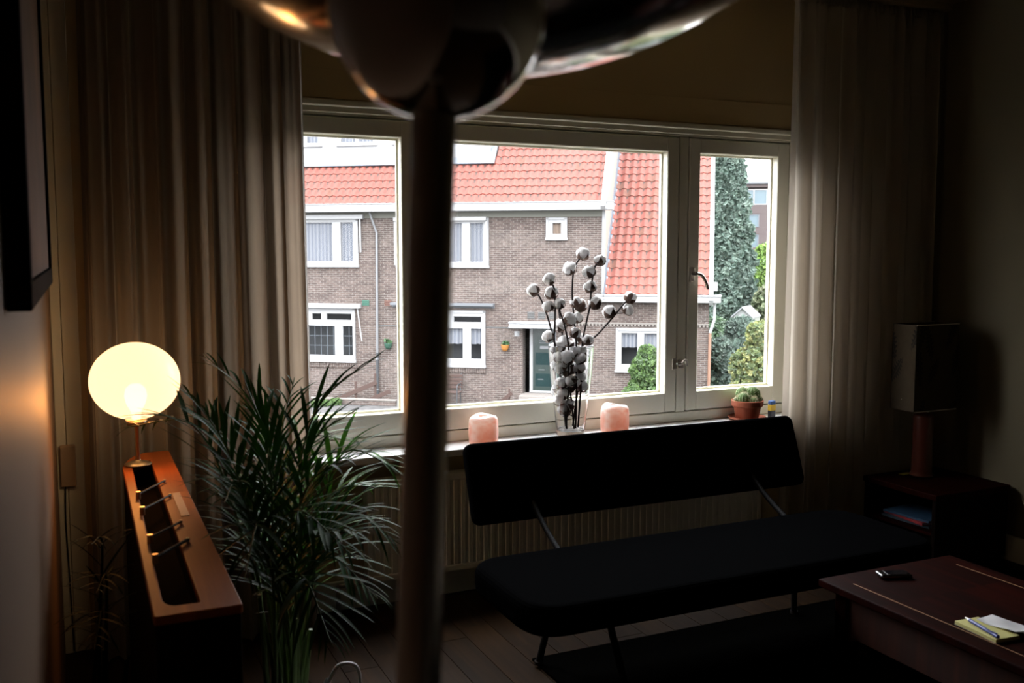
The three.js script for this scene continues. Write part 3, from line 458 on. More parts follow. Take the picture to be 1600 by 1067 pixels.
{ // globe lamp
  const x = 0.168, z = -3.345, y = 0.8;
  const t = thing('globe_lamp', 'glowing warm white glass globe table lamp on the wooden cabinet', 'lamp', [x, y, z]);
  part('foot', lathe([[0, 0], [0.042, 0], [0.043, 0.005], [0.03, 0.011], [0.01, 0.015], [0.0075, 0.02], [0.0075, 0.13], [0.03, 0.135], [0.034, 0.155], [0, 0.155]], 32), M.brass, t);
  const cy = 0.281, pts = []; for (let i = 0; i <= 40; i++) { const a = -Math.PI / 2 + 0.26 + (Math.PI - 0.26) * i / 40; pts.push([0.141 * Math.cos(a), cy + 0.127 * Math.sin(a)]); } pts[40][0] = 0.0001;
  const glow = PH({ color: lin(0.9, 0.85, 0.7), roughness: 0.35, emissive: lin(1.0, 0.66, 0.37), emissiveIntensity: 1.3, transparent: true, opacity: 0.78, side: THREE.DoubleSide });
  const sh = part('glass_globe', lathe(pts, 56), glow, t, 'glowing opal glass globe'); sh.castShadow = false;
  const bulb = lathe([[0.0001, 0.155], [0.014, 0.155], [0.016, 0.18], [0.03, 0.205], [0.036, 0.232], [0.031, 0.256], [0.016, 0.27], [0.0001, 0.273]], 32);
  const bm = part('light_bulb', bulb, S({ color: lin(1, 0.9, 0.7), emissive: lin(1.0, 0.7, 0.4), emissiveIntensity: 4 }), t); bm.castShadow = false;
  const L = new THREE.SpotLight(lin(1, 0.34, 0.06), 0.48, 0, 78 * D2R, 1.0); L.name = 'globe_lamp_light'; L.position.set(x, y + 0.235, z); L.target.position.set(x - 0.1, y - 0.35, z + 1.0); L.castShadow = true; L.shadow.radius = 1.5; scene.add(L, L.target);
}

// ---------------------------------------------------------------- palm
let named = 0;
function palm(label, base, pr, ph, fr, N, scale, hueIdx, nStems) {
  const pot = thing('potted_palm', label, 'plant', base); named = 0;
  part('pot', lathe([[0, 0], [pr * 0.72, 0], [pr * 0.76, 0.006], [pr * 0.96, ph - 0.02], [pr, ph - 0.005], [pr * 0.96, ph], [pr * 0.9, ph - 0.005], [pr * 0.72, 0.03], [0, 0.03]], 36), S({ color: lin(0.015, 0.014, 0.013), roughness: 0.8 }), pot);
  part('soil', lathe([[pr * 0.84, ph - 0.04], [pr * 0.84, ph - 0.03], [pr * 0.46, ph - 0.02], [0, ph - 0.018]], 24), M.soil, pot);
  const o = base;
  const leaflet = (len, w, droop) => { const n = 7, pos = [], idx = [], uv = []; for (let i = 0; i <= n; i++) { const s = i / n, ww = w * Math.pow(Math.sin(Math.PI * Math.min(0.999, 0.12 + 0.88 * s)), 0.7) * (s > 0.98 ? 0.05 : 1), x = len * s * (1 - 0.1 * droop * s), y = -len * droop * s * s * 0.55; pos.push(x, y + ww * 0.25, -ww, x, y, 0, x, y + ww * 0.25, ww); uv.push(s, 0, s, 0.5, s, 1); } for (let i = 0; i < n; i++) for (const c of [0, 1]) { const a = i * 3 + c; idx.push(a, a + 1, a + 4, a, a + 4, a + 3); } const g = new THREE.BufferGeometry(); g.setAttribute('position', new THREE.Float32BufferAttribute(pos, 3)); g.setAttribute('uv', new THREE.Float32BufferAttribute(uv, 2)); g.setIndex(idx); g.computeVertexNormals(); return g; };
  const lg = [leaflet(1, 0.033, 0.25), leaflet(1, 0.037, 0.5), leaflet(1, 0.032, 0.8)];
  const hues = [M.leaf, PH({ ...{ color: lin(0.02, 0.06, 0.013), roughness: 0.55, specularIntensity: 0.22, transmission: 0.25, thickness: 0, side: THREE.DoubleSide } }), PH({ color: lin(0.10, 0.32, 0.03), roughness: 0.5, specularIntensity: 0.5, transmission: 0.45, thickness: 0, side: THREE.DoubleSide })];  // brightest green carries the missing backlight in its colour
  hues.push(PH({ color: lin(0.008, 0.02, 0.005), roughness: 0.7, specularIntensity: 0.1, side: THREE.DoubleSide }));  // small palm: silhouette shade put into the leaf colour
  const stalk = hueIdx[0] === 3 ? hues[3] : M.rachis;
  fr.forEach(([m, tip], f) => {
    const a0 = f * 2.4, b = V(Math.cos(a0) * pr * 0.35, ph - 0.03, Math.sin(a0) * pr * 0.35), mm = V(m[0] - o[0], m[1], m[2] - o[2]), tt = V(tip[0] - o[0], tip[1], tip[2] - o[2]);
    const q = b.clone().lerp(mm, 0.5).add(V(-(mm.x - b.x) * 0.16, 0.02, -(mm.z - b.z) * 0.16));
    const curve = new THREE.CatmullRomCurve3([b, q, mm, tt], false, 'centripetal');
    const fg = new THREE.TubeGeometry(curve, 36, 0.0055, 6), pa = fg.attributes.position; // taper
    for (let i = 0; i <= 36; i++) { const c = curve.getPointAt(i / 36), k = 1.25 - 1.0 * i / 36; for (let j = 0; j <= 6; j++) { const id = i * 7 + j; pa.setXYZ(id, c.x + (pa.getX(id) - c.x) * k, c.y + (pa.getY(id) - c.y) * k, c.z + (pa.getZ(id) - c.z) * k); } }
    const frond = part('frond', fg, stalk, pot), rest = [], mat = hues[hueIdx[f] ?? 0];
    const L = curve.getLength();
    for (let i = 0; i < N; i++) for (const s of [-1, 1]) {
      const u = 0.42 + 0.57 * (i + (s > 0 ? 0.45 : 0)) / N, c = curve.getPointAt(Math.min(u, 0.999)), tan = curve.getTangentAt(Math.min(u, 0.999)), sd = V(0, 1, 0).cross(tan).normalize().multiplyScalar(s);
      const k = (u - 0.42) / 0.57, len = (0.21 * Math.sin(Math.PI * (0.28 + 0.66 * k)) + 0.02) * Math.min(1, L / 0.8) * scale * rr(0.85, 1.1), dir = sd.clone().multiplyScalar(1 - 0.45 * k).add(tan.clone().multiplyScalar(0.65 + 0.75 * k)).add(V(0, 0.32 + rr(-0.15, 0.15), 0)).normalize();
      const z = dir.clone().cross(V(0, 1, 0)).normalize(), y = z.clone().cross(dir), mat4 = new THREE.Matrix4().makeBasis(dir, y, z).scale(V(len, len, len)).setPosition(c), g = lg[Math.floor(rnd() * 3)];
      if (named < 290) { const lm = part('leaflet', g, mat, frond); lm.applyMatrix4(mat4); named++; } else rest.push(g.clone().applyMatrix4(mat4));
    }
    if (rest.length) { const r = part('leaflets', rest, mat, frond); r.userData.kind = 'stuff'; }
  });
  for (let k = 0; k < nStems; k++) part('stem', rod([Math.cos(k * 1.3) * 0.05, ph - 0.03, Math.sin(k * 1.3) * 0.05], [Math.cos(k * 1.3) * 0.08, ph + 0.22 + 0.07 * k, Math.sin(k * 1.3) * 0.08], 0.010, 8, 0.006), stalk, pot);
}
palm('tall bushy areca palm in a pot between the cabinet and the window', [0.50, 0, -2.66], 0.13, 0.2, [ // mid and tip of each frond in room coordinates
    [[0.453, 1.058, -2.730], [0.330, 1.211, -2.857]], [[0.632, 1.042, -2.757], [0.803, 1.219, -2.641]], [[0.360, 0.970, -2.653], [0.246, 1.158, -2.614]], [[0.704, 0.920, -2.711], [0.856, 0.857, -2.580]],
    [[0.685, 0.756, -2.648], [0.809, 0.679, -2.528]], [[0.534, 0.948, -2.792], [0.617, 1.109, -2.991]], [[0.30, 1.0, -2.84], [0.12, 0.975, -3.08]], [[0.618, 0.643, -2.612], [0.718, 0.562, -2.447]], [[0.366, 0.890, -2.532], [0.310, 0.898, -2.352]],
    [[0.606, 0.928, -2.867], [0.818, 0.889, -2.987]], [[0.433, 0.857, -2.497], [0.428, 1.011, -2.405]], [[0.677, 0.786, -2.765], [0.860, 0.768, -2.845]], [[0.529, 0.623, -2.540], [0.555, 0.514, -2.296]], [[0.42, 0.80, -2.5], [0.345, 0.72, -2.30]],
    [[0.46, 0.98, -2.60], [0.41, 1.15, -2.63]], [[0.57, 0.86, -2.60], [0.70, 0.98, -2.42]], [[0.52, 0.80, -2.56], [0.63, 0.72, -2.32]],
  [[0.55, 0.72, -2.52], [0.66, 0.80, -2.30]], [[0.60, 0.95, -2.70], [0.72, 1.06, -2.62]], [[0.40, 0.93, -2.75], [0.30, 1.05, -2.95]]], 13, 1, [0, 1, 0, 2, 0, 0, 1, 0, 0, 2, 1, 2, 1, 1, 0, 0, 0], 5);
palm('small palm with shade-darkened leaf colour squeezed between the wooden cabinet and the left wall', [0.012, 0, -2.78], 0.065, 0.15, [
  [[0.045, 0.66, -2.62], [0.018, 0.72, -2.34]], [[0.03, 0.58, -2.60], [0.008, 0.60, -2.30]], [[0.04, 0.72, -2.74], [0.012, 0.79, -2.50]]], 9, 0.62, [3, 3, 3], 2);
{ // white plastic bag beside the pot
  const t = thing('plastic_bag', 'small crumpled white plastic bag with a looped handle beside the palm', 'bag', [0.575, 0, -2.45]); t.scale.y = 1.22;
  const g = new THREE.SphereGeometry(1, 32, 24), a = g.attributes.position; for (let i = 0; i < a.count; i++) { const x = a.getX(i), y = a.getY(i), z = a.getZ(i), n = 0.7 + 0.5 * fbm(x * 3 + 8, y * 3 + z * 2 + 8, 64, 3), k = y > 0 ? 1 - 0.75 * y : 1; a.setXYZ(i, x * 0.078 * n * k, 0.15 + y * 0.148, z * 0.075 * n * k); if (a.getY(i) < 0.012) a.setY(i, 0.002); } g.computeVertexNormals();
  part('bag', g, PH({ color: lin(0.7, 0.72, 0.72), roughness: 0.35, transmission: 0.25, thickness: 0, side: THREE.DoubleSide }), t);
  part('handle', tube([[0.005, 0.29, 0.0], [0.03, 0.325, 0.01], [0.075, 0.32, 0.02], [0.085, 0.27, 0.02], [0.06, 0.21, 0.01]], 0.0045, 30, 6), M.white, t);
}

// ---------------------------------------------------------------- chrome floor lamp close to the camera
{
  const t = thing('floor_lamp', 'chrome floor lamp with a ball joint and wide dish shade close by', 'lamp', [0.106, 0, -0.458]);
  const b = [0, 0, 0], at = (y) => [0.0655 * y, y, -0.074 * y];
  part('base', lathe([[0, 0], [0.14, 0], [0.142, 0.006], [0.135, 0.014], [0.03, 0.022], [0.018, 0.03], [0, 0.03]], 48), M.satin, t);
  part('pole', rod(at(0.02), at(1.6), 0.0142, 32), S({ color: lin(0.62, 0.55, 0.48), metalness: 1, roughness: 0.22 }), t);
  const bc = V(0.108, 1.652, -0.122);
  const ball = new THREE.SphereGeometry(0.0685, 64, 40); ball.translate(bc.x, bc.y, bc.z); part('ball', ball, M.chrome, t);
  // shallow dish on a short arm behind the ball: a cap of a sphere, with thickness and a rolled rim
  const R = 0.473, A = 40 * D2R, pts = []; for (let i = 0; i <= 24; i++) { const a = A * i / 24; pts.push([R * Math.sin(a), -R * Math.cos(a)]); } pts.push([R * Math.sin(A) + 0.003, -R * Math.cos(A) + 0.003]); for (let i = 24; i >= 0; i--) { const a = A * i / 24; pts.push([(R - 0.004) * Math.sin(a), -(R - 0.004) * Math.cos(a)]); }
  const C = V(0.361 - 0.106, 2.145, -0.862 + 0.458), ax = V(-0.06, -1, 0.02).normalize(), apex = C.clone().addScaledVector(ax, R);
  const dish = lathe(pts, 72); dish.applyQuaternion(new THREE.Quaternion().setFromUnitVectors(V(0, -1, 0), ax)); dish.translate(C.x, C.y, C.z);
  part('arm', tube([[bc.x, bc.y, bc.z], [bc.x + 0.05, bc.y + 0.012, bc.z - 0.1], [apex.x - 0.02, apex.y - 0.01, apex.z + 0.03], [apex.x, apex.y + 0.012, apex.z]], 0.012, 24, 10), M.chrome, t);
  part('dish_shade', dish, S({ color: lin(0.62, 0.58, 0.54), metalness: 1, roughness: 0.12 }), t);
}

// ================================================================ outside
const GY = -3.40; // street level
const HP = [13.164, -3.0, -27.322], HT = -36.1 * D2R;
// structure of the ground
struct('street', bb(-60, 160, GY - 0.5, GY - 0.02, -260, -4.4, 0), M.street);
{ // paved strip along the houses, in house axes
  const g = bb(-16, 8, -0.45, -0.385, 0, 3.2, 0.01); const p = struct('front_pavement', g, M.paving); p.position.set(...HP); p.rotation.y = HT; p.name = 'pavement';
}
struct('lawn', bb(17, 70, GY - 0.02, GY + 0.02, -60, -18, 0), M.lawn);
{ // own facade under the window, so that the outer wall has a foot
  struct('wall_outer', bb(XL - 0.3, XR + 0.3, GY - 0.1, -0.2, ZW - 0.15, ZW - 0.02, 0), M.brick);
}

function tileGeo(w, l) {
  const n = 7, pos = [], prof = (s) => 0.026 * Math.cos(s * 2 * Math.PI) * (s < 0.5 ? 1 : 0.8), th = 0.031, top = [], low = [];
  for (let i = 0; i <= n; i++) { const s = i / n, x = s * w * 1.04, z = prof(s); top.push([x, -0.02, z + 0.036], [x, l, z + 0.008]); low.push([x, -0.02, z + 0.036 - th]); }
  const q = (a, b, c, d) => pos.push(...a, ...b, ...c, ...a, ...c, ...d);
  for (let i = 0; i < n; i++) { q(top[2 * i], top[2 * i + 2], top[2 * i + 3], top[2 * i + 1]); q(low[i], low[i + 1], top[2 * i + 2], top[2 * i]); }
  q(low[0], top[0], top[1], [0, l, 0.0]); q(top[2 * n], low[n], [w * 1.04, l, 0.0], top[2 * n + 1]);
  let g = new THREE.BufferGeometry(); g.setAttribute('position', new THREE.Float32BufferAttribute(pos, 3)); g.computeVertexNormals();
  const uv = new Float32Array(pos.length / 3 * 2); for (let i = 0; i < pos.length / 3; i++) { uv[2 * i] = pos[3 * i]; uv[2 * i + 1] = pos[3 * i + 1]; } g.setAttribute('uv', new THREE.BufferAttribute(uv, 2)); return g;
}
function tiledRoof(parent, u0, u1, eaveV, eaveW, slope, gauge, tw, rows, wanted, limit, ridge) {
  const L = ridge, roof = part('roof', bb(u0, u1, 0, L, -0.12, 0, 0), M.rotWood, parent); roof.position.set(0, eaveV, eaveW); roof.rotation.x = -(90 - slope) * D2R;
  const g = tileGeo(tw, gauge * 1.06), n = Math.round((u1 - u0) / tw), rest = []; let k = 0;
  for (let j = 0; j * gauge < L - gauge * 0.5; j++) for (let i = 0; i < n; i++) {
    const u = u0 + i * (u1 - u0) / n; const w = wanted(u, j); if (w < 0) continue;
    const dz = rr(-0.002, 0.004);
    if (w > 0 && k < limit) { const m = part('roof_tile', g, rnd() < (typeof parent.userData.moss === 'number' ? parent.userData.moss : 0.02) ? mossMat : tileMats[Math.floor(rnd() * 5)], roof); m.position.set(u, j * gauge + rr(-0.004, 0.004), dz); m.rotation.z = rr(-0.006, 0.006); k++; }
    else rest.push(g.clone().translate(u, j * gauge, dz));
  }
  if (rest.length) part('roof_tiles', rest, tileMats[0], roof).userData.kind = 'stuff';
  return roof;
}
function wallWithHoles(outline, holes, depth = 0.22) {
  const s = new THREE.Shape(outline.map((p) => new THREE.Vector2(...p)));
  for (const [a, b, c, d] of holes) { const h = new THREE.Path(); h.moveTo(a, c); h.lineTo(a, d); h.lineTo(b, d); h.lineTo(b, c); h.closePath(); s.holes.push(h); }
  const g = new THREE.ExtrudeGeometry(s, { depth, bevelEnabled: false }); g.translate(0, 0, -depth); return g;
}
// window with frame bars round a list of panes [u0,u1,v0,v1]
function houseWindow(parent, u0, u1, v0, v1, panes, opt = {}) {
  const f = opt.mat ?? M.housePaint, zf = 0.03, s = new THREE.Shape(); s.moveTo(u0, v0); s.lineTo(u1, v0); s.lineTo(u1, v1); s.lineTo(u0, v1); s.closePath();
  for (const [a, b, c, d] of panes) { const h = new THREE.Path(); h.moveTo(a, c); h.lineTo(a, d); h.lineTo(b, d); h.lineTo(b, c); h.closePath(); s.holes.push(h); }
  const g = new THREE.ExtrudeGeometry(s, { depth: 0.05, bevelEnabled: true, bevelSize: 0.012, bevelThickness: 0.012, bevelSegments: 1 }); g.translate(0, 0, zf - 0.062);
  const edge = 0.07, w = part('window', [g, bb(u0 - 0.01, u0 + edge, v0, v1, -0.05, zf + 0.03, 0.004), bb(u1 - edge, u1 + 0.01, v0, v1, -0.05, zf + 0.03, 0.004), bb(u0, u1, v1 - edge, v1, -0.05, zf + 0.03, 0.004), bb(u0 - 0.03, u1 + 0.03, v0, v0 + edge * 1.1, -0.05, zf + 0.07, 0.004)], f, parent);
  panes.forEach(([a, b, c, d], i) => {
    const pg = new THREE.PlaneGeometry(b - a, d - c); pg.translate((a + b) / 2, (c + d) / 2, -0.02); part('pane', pg, M.glass, w).castShadow = false;
    const cu = opt.curtains?.[i]; if (cu) { const n = Math.ceil((b - a) * 40), pos = [], idx = [], uv = [], vt = d + 0.02, vb = d - (d - c) * cu; for (let k = 0; k <= n; k++) { const x = a - 0.02 + (b - a + 0.04) * k / n, z = -0.09 + 0.016 * Math.sin(k * 1.25) + 0.008 * Math.sin(k * 0.5), sc = cu < 0.95 ? 0.02 * Math.abs(Math.sin(k * 0.35)) : 0; pos.push(x, vb - sc, z, x, vt, z); uv.push(x, 0, x, 1); } for (let k = 0; k < n; k++) idx.push(2 * k, 2 * k + 2, 2 * k + 3, 2 * k, 2 * k + 3, 2 * k + 1); const cg = new THREE.BufferGeometry(); cg.setAttribute('position', new THREE.Float32BufferAttribute(pos, 3)); cg.setAttribute('uv', new THREE.Float32BufferAttribute(uv, 2)); cg.setIndex(idx); cg.computeVertexNormals(); part('net_curtain', cg, opt.cloth ?? M.lace, w); }
    if (opt.lead && (d - c) > 0.5) { const l = []; for (let x = a + 0.22; x < b - 0.05; x += 0.22) l.push(bb(x - 0.005, x + 0.005, c, d, -0.026, -0.016, 0)); for (let y = c + 0.33; y < d - 0.05; y += 0.33) l.push(bb(a, b, y - 0.005, y + 0.005, -0.026, -0.016, 0)); part('leading', l, M.lead, w); }
  });
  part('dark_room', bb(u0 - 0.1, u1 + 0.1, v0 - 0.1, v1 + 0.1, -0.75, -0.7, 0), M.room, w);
  return w;
}
const ventGeo = (u0, u1, v0, v1, n = 3) => { const l = [bb(u0, u1, v0, v1, -0.02, 0.006, 0.002)]; for (let i = 0; i < n; i++) { const y = v0 + (v1 - v0) * (i + 0.5) / n; l.push(bb(u0, u1, y - 0.022, y + 0.014, 0, 0.022, 0.003)); } for (const u of [u0, u1]) l.push(bb(u - 0.006, u + 0.006, v0 - 0.006, v1 + 0.006, 0, 0.024, 0.002)); return l; };
const shell = (u0, u1, v1, depth, extra = []) => [bb(u0, u1, -0.5, v1, -depth, -depth + 0.2, 0), bb(u0, u0 + 0.15, -0.5, v1, -depth, -0.22, 0), bb(u1 - 0.15, u1, -0.5, v1, -depth, -0.22, 0), bb(u0, u1, 2.72, 2.8, -depth, -0.76, 0), ...extra];
const soldier = (u0, u1, v) => { const l = []; const n = Math.round((u1 - u0) / 0.075); for (let i = 0; i < n; i++) { const u = u0 + (u1 - u0) * i / n; l.push(bb(u + 0.006, u + (u1 - u0) / n - 0.006, v - 0.17, v, -0.01, 0.045 + (i % 3) * 0.003, 0)); } return l; };
const HD = 8;
// --- left terraced house
{
  const h = thing('terraced_house', 'left brick house across the street with leaded lower window and dormer', 'house', HP, HT); h.userData.moss = 0.01;
  const u0 = -19, u1 = -5.13;
  part('front_wall', wallWithHoles([[u0, -0.5], [u1, -0.5], [u1, 6], [u0, 6]], [[-8.8, -5.76, 4.03, 5.6], [-8.95, -5.91, 0.87, 2.66], [-15.9, -12.9, 4.03, 5.6], [-15.9, -12.9, 0.87, 2.66]]), M.brick, h);
  for (const [a, b] of [[4.03, 5.6], [0.87, 2.66]]) houseWindow(h, -15.9, -12.9, a, b, [[-15.75, -15.3, a + 0.17, b - 0.1], [-15.05, -13.75, a + 0.17, b - 0.1], [-13.5, -13.05, a + 0.17, b - 0.1]], { curtains: [1.02, 1.02, 1.02] });
  part('rear_shell', shell(u0, u1, 6, HD), M.brick, h);
  houseWindow(h, -8.8, -5.76, 4.03, 5.6, [[-8.65, -8.2, 4.2, 5.5], [-7.95, -6.64, 4.2, 5.5], [-6.37, -5.92, 4.2, 5.5]], { curtains: [1.02, 1.02, 1.02] });
  houseWindow(h, -8.95, -5.91, 0.87, 2.66, [[-8.85, -7.75, 2.27, 2.5], [-7.42, -7.08, 2.27, 2.5], [-6.91, -6.02, 2.27, 2.5], [-8.85, -7.85, 1.09, 2.09], [-7.56, -6.61, 1.09, 2.09], [-6.35, -5.97, 1.09, 2.09]], { lead: true });
  part('awning_box', bb(-8.95, -5.54, 5.60, 5.74, 0, 0.17, 0.01), M.housePaint, h); part('awning_box', bb(-9.05, -5.68, 2.68, 2.83, 0, 0.2, 0.01), M.housePaint, h);
  part('awning_arm', rod([-5.66, 5.6, 0.1], [-5.66, 4.52, 0.06], 0.03, 8), M.housePaint, h); part('awning_arm', rod([-5.78, 2.7, 0.12], [-5.66, 1.6, 0.06], 0.02, 8), M.housePaint, h);
  part('air_vent', ventGeo(-5.64, -5.41, 2.765, 2.95), M.ventGreen, h, 'green air vent');
  part('sill_bricks', soldier(-8.98, -5.88, 0.87), M.brick, h);
  part('frieze_board', bb(u0, u1, 5.62, 5.84, 0, 0.035, 0.004), M.soffit, h);
  part('gutter', [bb(u0, u1, 5.815, 6.075, 0.04, 0.45, 0.02), bb(u0, u1, 6.055, 6.085, 0.02, 0.48, 0.008)], M.housePaint, h, 'white boxed gutter');
  const slope = 48;
  tiledRoof(h, u0, u1, 6.09, 0.30, slope, 0.345, 0.238, 12, (u, j) => (u > -9.4 && j < 6 ? 1 : j < 6 ? 0 : -1), 300, 5.9);
  // dormer
  const dw = -1.05, dv = 7.50;
  part('dormer_wall', wallWithHoles([[u0, dv + 0.1], [u1, dv + 0.1], [u1, 10.2], [u0, 10.2]], [[-8.6, -7.4, 8.08, 9.4], [-6.85, -5.45, 8.08, 9.4]], 0.15).translate(0, 0, dw), M.housePaint, h);
  for (const [a, b] of [[-8.6, -7.4], [-6.85, -5.45]]) { const w = houseWindow(h, a, b, 8.08, 9.4, [[a + 0.12, (a + b) / 2 - 0.05, 8.2, 9.28], [(a + b) / 2 + 0.05, b - 0.12, 8.2, 9.28]], { curtains: [1.02, 1.02] }); w.position.z = dw - 0.02; }
  part('dormer_apron', [bb(u0, u1, dv - 0.22, dv + 0.12, dw + 0.02, dw + 0.05, 0.01).applyMatrix4(new THREE.Matrix4()), bb(u0, u1, -0.13, 0.16, 0.04, 0.075, 0.006).rotateX(-(90 - slope) * D2R).translate(0, dv - 0.05, dw + 0.16)], M.lead, h, 'grey lead apron');
}
// --- middle terraced house with the green door
{
  const h = thing('terraced_house', 'middle brick house across the street with green front door and small square window', 'house', HP, HT); h.userData.moss = 0.02;
  const u0 = -5.13, u1 = 2.30, door = [-0.26, 0.82];
  part('front_wall', wallWithHoles([[u0, -0.5], [door[0], -0.5], [door[0], 2.13], [door[1], 2.13], [door[1], -0.5], [u1, -0.5], [u1, 6], [u0, 6]], [[-4.42, -1.37, 4.02, 5.6], [-4.38, -1.49, 0.8, 2.64], [0.50, 1.147, 4.9, 5.6]]), M.brick, h);
  part('rear_shell', shell(u0, u1, 6, HD, [bb(door[0] - 0.02, door[0], -0.5, 2.15, -0.5, -0.2, 0), bb(door[1], door[1] + 0.02, -0.5, 2.15, -0.5, -0.2, 0)]), M.brick, h);
  const gs = new THREE.Shape([[0, 2.9], [0, 6], [4, 10.4], [8, 6], [8, 2.9]].map((p) => new THREE.Vector2(...p))); const gg = new THREE.ExtrudeGeometry(gs, { depth: 0.06, bevelEnabled: false }); gg.rotateY(Math.PI / 2); gg.translate(2.285, 0, 0);
  part('gable_wall', gg, M.cream, h, 'cream boarded side wall');
  part('corner_board', bb(2.255, 2.35, 3.2, 5.82, -0.06, 0.03, 0.005), M.housePaint, h);
  houseWindow(h, -4.42, -1.37, 4.02, 5.6, [[-4.25, -3.80, 4.2, 5.46], [-3.53, -2.24, 4.2, 5.46], [-1.98, -1.53, 4.2, 5.46]], { curtains: [1.02, 1.02, 1.02] });
  houseWindow(h, -4.38, -1.49, 0.80, 2.64, [[-4.28, -3.4, 2.26, 2.46], [-3.2, -2.72, 2.26, 2.46], [-2.54, -1.61, 2.26, 2.46], [-4.28, -3.5, 1.07, 2.07], [-3.22, -2.22, 1.07, 2.07], [-1.97, -1.6, 1.07, 2.07]], { curtains: [0, 0, 0, 0.5, 0.5, 0.5] });
  houseWindow(h, 0.50, 1.147, 4.9, 5.6, [[0.685, 0.971, 5.08, 5.44]], { curtains: [1.02], cloth: S({ color: lin(0.13, 0.095, 0.07), roughness: 1, side: THREE.DoubleSide }) });
  part('awning_box', bb(-4.5, -1.42, 5.52, 5.64, 0, 0.17, 0.01), M.housePaint, h); part('awning_box', [bb(-4.61, -1.17, 2.80, 2.89, 0, 0.26, 0.01), bb(-4.61, -1.17, 2.73, 2.80, 0, 0.06, 0.005)], M.greyPanel, h);
  part('awning_arm', rod([-1.42, 5.5, 0.08], [-1.42, 4.1, 0.06], 0.045, 8), M.housePaint, h); part('awning_arm', rod([-4.46, 5.5, 0.08], [-4.46, 4.1, 0.06], 0.045, 8), M.housePaint, h);
  part('air_vent', ventGeo(-4.87, -4.65, 2.76, 2.95), M.ventRed, h, 'red air vent');
  for (const u of [-0.10, 0.25, 0.60]) part('air_vent', ventGeo(u, u + 0.22, 2.41, 2.63), M.vent, h);
  part('sill_bricks', soldier(-4.4, -1.47, 0.8), M.brick, h);
  part('string_course', [bb(u0, door[0], 2.10, 2.135, 0, 0.02, 0.004)], M.vent, h);
  const dent = [bb(0.95, u1, 2.28, 2.33, 0, 0.05, 0.004)]; for (let u = 0.97; u < u1 - 0.05; u += 0.11) dent.push(bb(u, u + 0.055, 2.22, 2.285, 0, 0.045, 0)); part('dentil_course', dent, M.stone, h);
  part('frieze_board', bb(u0, 2.26, 5.62, 5.84, 0, 0.035, 0.004), M.soffit, h);
  part('gutter', [bb(u0, 2.62, 5.815, 6.075, 0.04, 0.45, 0.02), bb(u0, 2.64, 6.055, 6.085, 0.02, 0.48, 0.008)], M.housePaint, h, 'white boxed gutter');
  const dp = part('drainpipe', [rod([-5.3, 5.85, 0.2], [-5.09, 5.14, 0.08], 0.035, 10), rod([-5.09, 5.16, 0.08], [-5.12, 1.2, 0.08], 0.038, 12)], M.zinc, h);
  part('lower_pipe', [rod([-5.12, 1.22, 0.08], [-5.135, -0.4, 0.08], 0.046, 12)], M.darkPipe, dp, 'dark lower drainpipe'); for (const y of [1.0, -0.02]) part('pipe_clamp', rod([-5.127, y, 0.08], [-5.127, y + 0.04, 0.08], 0.055, 12), M.zinc, dp);
  // door
  const d = part('front_door', [bb(0.017, 0.67, 0.06, 2.1, -0.36, -0.32, 0.01)], M.doorGreen, h, 'dark green front door');
  part('door_frame', [bb(-0.085, 0.017, 0.0, 2.12, -0.38, -0.28, 0.008), bb(0.67, 0.78, 0.0, 2.12, -0.38, -0.28, 0.008), bb(-0.085, 0.78, 0.0, 0.06, -0.38, -0.26, 0.008), bb(-0.085, 0.78, 2.08, 2.13, -0.38, -0.28, 0.008)], M.housePaint, h);
  for (const [a, b, y, hh, m] of [[0.22, 0.58, 1.60, 0.035, M.greyPanel], [0.22, 0.58, 1.68, 0.03, M.greyPanel], [0.25, 0.6, 1.42, 0.09, M.zinc], [0.2, 0.4, 0.73, 0.02, M.zinc], [0.18, 0.36, 0.42, 0.02, M.zinc]]) part('letter_slot', bb(a, b, y, y + hh, -0.322, -0.312, 0.002), m, d);
  for (const k of [0, 1]) part('door_pane', bb(0.1, 0.6, 0.2 + k * 0.7, 0.62 + k * 0.68, -0.3225, -0.3165, 0.002), PH({ color: lin(0.008, 0.02, 0.02), roughness: 0.08, specularIntensity: 0.5 }), d);
  part('door_step', bb(-0.3, 0.85, -0.42, -0.005, -0.36, 0.5, 0.02), M.stone, h); 
  part('canopy', [bb(-0.60, 0.98, 2.135, 2.30, -0.02, 0.55, 0.02), bb(-0.62, 1.0, 2.29, 2.33, -0.02, 0.58, 0.01)], M.housePaint, h, 'white door canopy'); part('canopy_bracket', rod([-0.72, 2.1, 0.03], [-0.55, 2.28, 0.4], 0.02, 8), M.housePaint, h);
  const np = part('number_plate', bb(-0.524, -0.365, 1.845, 2.01, 0, 0.02, 0.004), M.housePaint, h);
  const font = await new FontLoader().loadAsync('fonts/droid/droid_sans_bold.typeface.json'); const ng = new TextGeometry('3', { font, size: 0.10, depth: 0.006, curveSegments: 4 }); ng.translate(-0.44, 1.878, 0.019); part('house_number', ng, M.greyPanel, np, 'grey numeral');
  const slope = 48;
  tiledRoof(h, u0, 2.28, 6.09, 0.30, slope, 0.345, 0.238, 12, (u, j) => (j < 6 ? 1 : u > -1.34 ? (j < 9 ? 1 : 0) : -1), 300, 5.9);
  const bg = bb(-0.02, 0.13, -0.35, 5.95, -0.02, 0.16, 0.01); bg.rotateX(-(90 - slope) * D2R); bg.translate(2.285, 6.08, 0.30); part('barge_board', bg, M.housePaint, h);
  const dw = -1.05, dv = 7.50, d1 = -1.55;
